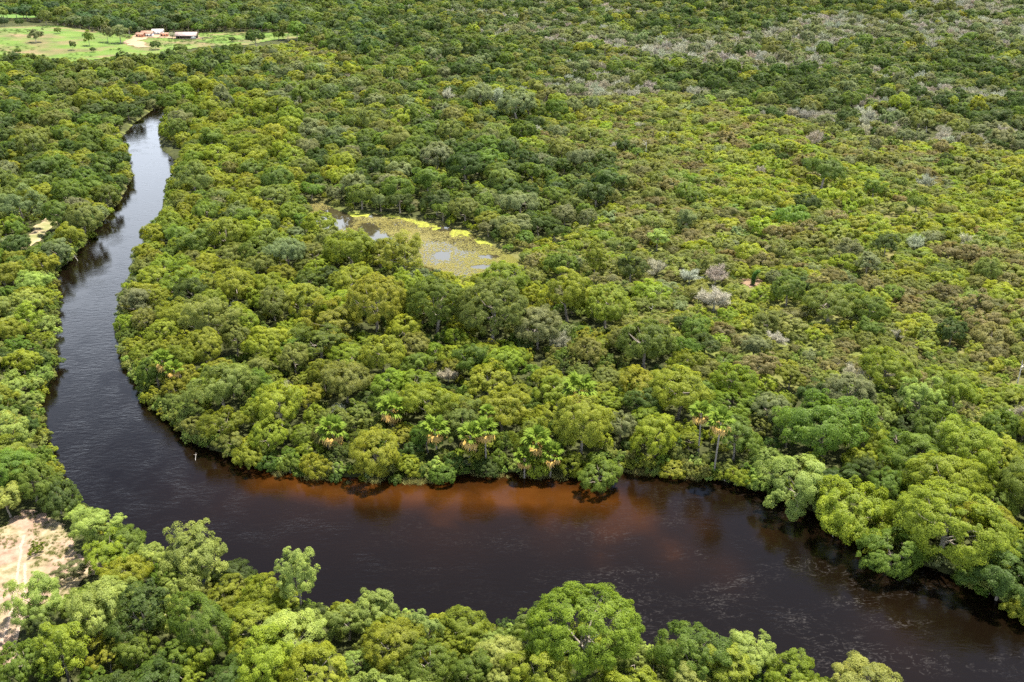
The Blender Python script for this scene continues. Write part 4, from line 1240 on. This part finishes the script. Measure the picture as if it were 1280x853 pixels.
# ------------------------------------------------------------------ snags, dead trunks
M_SNAG = plain('bleached_wood', (0.42, 0.38, 0.33), 0.85, (0.58, 0.54, 0.48), .2, 3.0)
M_DARKWOOD = plain('dark_wood', (0.06, 0.05, 0.04), 0.85, (0.11, 0.09, 0.07), .2, 3.0)
def snag(label, x, y, z, h, lean, m, name='dead_tree', cat='dead tree', seed=1, forks=3):
    rg = random.Random(seed)
    o = thing(name, label, cat, (x, y, z), rg.uniform(0, 6), 'dead trunks and branches')
    g = Geo()
    t = max(.07, h * .022)
    tip = np.array([lean * h * .5, 0, h])
    mid = tip * .5 + np.array([lean * .1 * h, .03 * h, 0])
    g.tube([(0, 0, -.4), mid * .5, mid, tip], [t * 1.3, t, t * .8, t * .35], 6)
    link('trunk', g.mesh('trunk', m, True), o)
    for q in range(forks):
        s0 = mid + (tip - mid) * rg.uniform(0, .7)
        a = rg.uniform(0, 6.28)
        e = s0 + np.array([math.cos(a), math.sin(a), rg.uniform(.2, .9)]) * h * rg.uniform(.18, .32)
        g = Geo(); g.tube([s0, (s0 + e) / 2 + (0, 0, -.04 * h), e], [t * .6, t * .45, t * .15], 5)
        link('branch', g.mesh('branch', m, True), o)
x, y = at(244, 576, WATER_Z)
snag('bleached branch sticking out of midriver, opposite the inner bend', x, y, WATER_Z, 1.5, 1.1, M_SNAG, 'dead_branch', 'branch', 3, 3)
for i, (u, v, h, m, lab) in enumerate([(807, 194, 7, M_SNAG, 'pale bare pole trunk in the scrub right of the dark grove'), (695, 197, 6, M_SNAG, 'pale dead trunk behind the dark grove, right end'),
        (738, 178, 5, M_SNAG, 'crooked pale dead trunk above the dark grove'), (719, 178, 5, M_DARKWOOD, 'dark dead stump above the dark grove'), (815, 176, 6, M_DARKWOOD, 'dark dead post trunk above the pale pole trunk'),
        (830, 182, 5, M_SNAG, 'leaning pale dead trunk right of the pale pole trunk'), (1158, 166, 8, M_SNAG, 'white dead trunk at the foot of the right hillside'), (1271, 482, 7, M_SNAG, 'tall pale dead trunk at the right edge of the scrub'),
        (815, 396, 4, M_SNAG, 'short forked pale dead tree right of the bright topped dome'), (787, 140, 6, M_SNAG, 'thin pale dead trunk in the upper scrub')]):
    x, y = at(u, v)
    snag(lab, x, y, float(hill(x, y)), h, random.uniform(-.25, .25), m, seed=i + 5)
for i, (u, v, lab) in enumerate([(97, 322, 'grey branches leaning over the water from the upper left bank'), 
                                 (908, 596, 'dry branches at the water below the tall palms'), (1043, 664, 'grey dry branches hanging at the right bank water')]):
    x, y = at(u, v)
    snag(lab, x, y, -1.2, 2.0, 1.3, M_SNAG, 'dead_branch', 'branch', 40 + i, 6)
x, y = at(941, 356)
o = thing('vine_clad_stump', 'crooked stump wrapped in dark green vines alone in the scrub', 'stump', (x, y, 0))
g = Geo(); g.tube([(0, 0, -.3), (0, 0, 2.2), (.5, 0, 3.6), (1.5, 0, 4.6)], [.35, .3, .25, .15], 7); link('trunk', g.mesh('trunk', M_BARK, True), o)
rg = np.random.default_rng(9); tt = rg.random(900); path = np.array([(0, 0, .2), (0, 0, 2.2), (.5, 0, 3.6), (1.5, 0, 4.6)])
pp = np.stack([np.interp(tt, [0, .4, .72, 1], path[:, j]) for j in range(3)], 1); nn = rg.normal(size=(900, 3)); nn /= np.linalg.norm(nn, axis=1, keepdims=True)
V, Q = kites(rg, pp + nn * rg.uniform(.3, .85, 900)[:, None], nn + rg.normal(scale=.3, size=nn.shape), .3)
c = link('vines', mesh_from('vines', V, [Q], [M_LEAF], leafvar=np.repeat(rg.random(900), 4)), o); c['tint'] = [0.055, 0.13, 0.016]

# ------------------------------------------------------------------ the farm
M_TILE = plain('clay_tiles', (0.21, 0.115, 0.08), .8, (0.29, 0.18, 0.13), .2, .8)
M_WHITE = plain('whitewash', (0.48, 0.46, 0.43), .8, (0.58, 0.56, 0.53), .2, .6)
M_TIN = plain('tin_roof', (0.44, 0.41, 0.39), .5, (0.56, 0.53, 0.51), .4, .5)
M_PINKTIN = plain('faded_roof', (0.24, 0.17, 0.15), .6, (0.36, 0.29, 0.27), .3, .35)
M_BRICK = plain('red_wall', (0.40, 0.15, 0.08), .85, (0.48, 0.22, 0.13), .2, .7)
M_DARK = plain('dark_opening', (0.03, 0.028, 0.025), .6)
M_TIMBER = plain('weathered_timber', (0.09, 0.075, 0.06), .9, (0.16, 0.14, 0.12), .2, 1.5)
def gable(w, d, z0, rise, over=.6, th=.14):
    g = Geo()
    x, y = w / 2 + over, d / 2 + over
    for sy in (-1, 1):
        V = [(-x, sy * y, z0), (x, sy * y, z0), (x, 0, z0 + rise), (-x, 0, z0 + rise)]
        V += [(a, b, c + th) for a, b, c in V]
        g.add(V, [(0, 1, 2, 3), (7, 6, 5, 4), (0, 4, 5, 1), (3, 2, 6, 7), (0, 3, 7, 4), (1, 5, 6, 2)])
    return g
def house(u, v, w, d, h, rise, mw, mr, label, rz=0., wins=2, name='farm_house', cat='house'):
    x, y = at(u, v)
    gz = float(ground_z(np.array([x]), np.array([y]))[0])
    o = thing(name, label, cat, (x, y, gz), rz)
    g = Geo(); g.box((0, 0, h / 2 - .4), (w, d, h + .8))
    g.add([(-w / 2, -d / 2, h), (-w / 2, d / 2, h), (-w / 2, 0, h + rise * .92), (w / 2, -d / 2, h), (w / 2, d / 2, h), (w / 2, 0, h + rise * .92)], T=[(0, 1, 2), (3, 5, 4)])
    link('wall', g.mesh('wall', mw), o)
    link('roof', gable(w, d, h + .02, rise).mesh('roof', mr), o)
    g = Geo(); g.box((w * .08, -d / 2 - .02, 1.05), (.95, .1, 2.1)); link('door', g.mesh('door', M_TIMBER), o)
    for q in range(wins):
        xw = (-.33 + .66 * q / max(1, wins - 1)) * w
        g = Geo(); g.box((xw, -d / 2 - .02, 1.6), (1.1, .1, 1.0)); link('window', g.mesh('window', M_DARK), o)
    return o
house(185, 46.0, 9, 7, 2.7, 2.0, M_WHITE, M_TILE, 'white walled farmhouse with an orange tiled roof', .1, 2)
house(176, 47.0, 6, 5, 2.4, 1.4, M_BRICK, M_TILE, 'small low red outbuilding at the left end of the farm', -.1, 1)
house(198, 43.5, 9, 6, 3.0, 1.6, M_WHITE, M_TIN, 'farm building with a pale whitish roof behind the yard', .05, 2)
house(206, 46.2, 6, 4.5, 2.4, .9, M_BRICK, M_TILE, 'low red walled building in the middle of the farm', .15, 1)
x, y = at(234, 49); gz = float(ground_z(np.array([x]), np.array([y]))[0])
o = thing('cattle_shed', 'long open farm shed with a faded pinkish roof', 'shed', (x, y, gz), .06)
link('roof', gable(17, 9, 3.0, 2.6).mesh('roof', M_PINKTIN), o)
g = Geo(); g.box((0, 4.3, 1.3), (16.6, .2, 3.0)); g.box((-8.3, 1, 1.3), (.2, 6.4, 3.0)); link('wall', g.mesh('wall', M_TIMBER), o)
for q in range(6):
    g = Geo(); g.box((-8 + 3.2 * q, -4.3, 1.3), (.25, .25, 3.4)); link('post', g.mesh('post', M_TIMBER), o)
g = Geo(); g.box((6.4, -4.6, 1.5), (3.6, .15, 2.2)); link('white_panel', g.mesh('white_panel', M_WHITE), o)
def fence(pts, label, h=1.5):
    W = [at(*q) for q in pts]
    z0 = [float(ground_z(np.array([a]), np.array([b]))[0]) for a, b in W]
    o = thing('timber_fence', label, 'fence', (W[0][0], W[0][1], z0[0]))
    for i in range(len(W) - 1):
        a, b = np.array(W[i]), np.array(W[i + 1])
        Ln = np.linalg.norm(b - a); ang = math.atan2(b[1] - a[1], b[0] - a[0])
        for q in np.arange(0, Ln, 3.0):
            p = a + (b - a) * q / Ln - np.array(W[0])
            g = Geo(); g.box((p[0], p[1], h / 2 - .2), (.24, .24, h + .6)); link('post', g.mesh('post', M_TIMBER), o)
        c = (a + b) / 2 - np.array(W[0])
        for zz in (.5, 1.0, 1.4):
            g = Geo(); g.box((c[0], c[1], zz), (Ln, .1, .16), ang); link('rail', g.mesh('rail', M_TIMBER), o)
fence([(225, 50.5), (240, 51), (254, 50.2), (254, 48.5)], 'dark timber corral fence in front of the open shed')
fence([(255, 49.0), (266, 48.6)], 'short timber fence on the grass right of the shed')
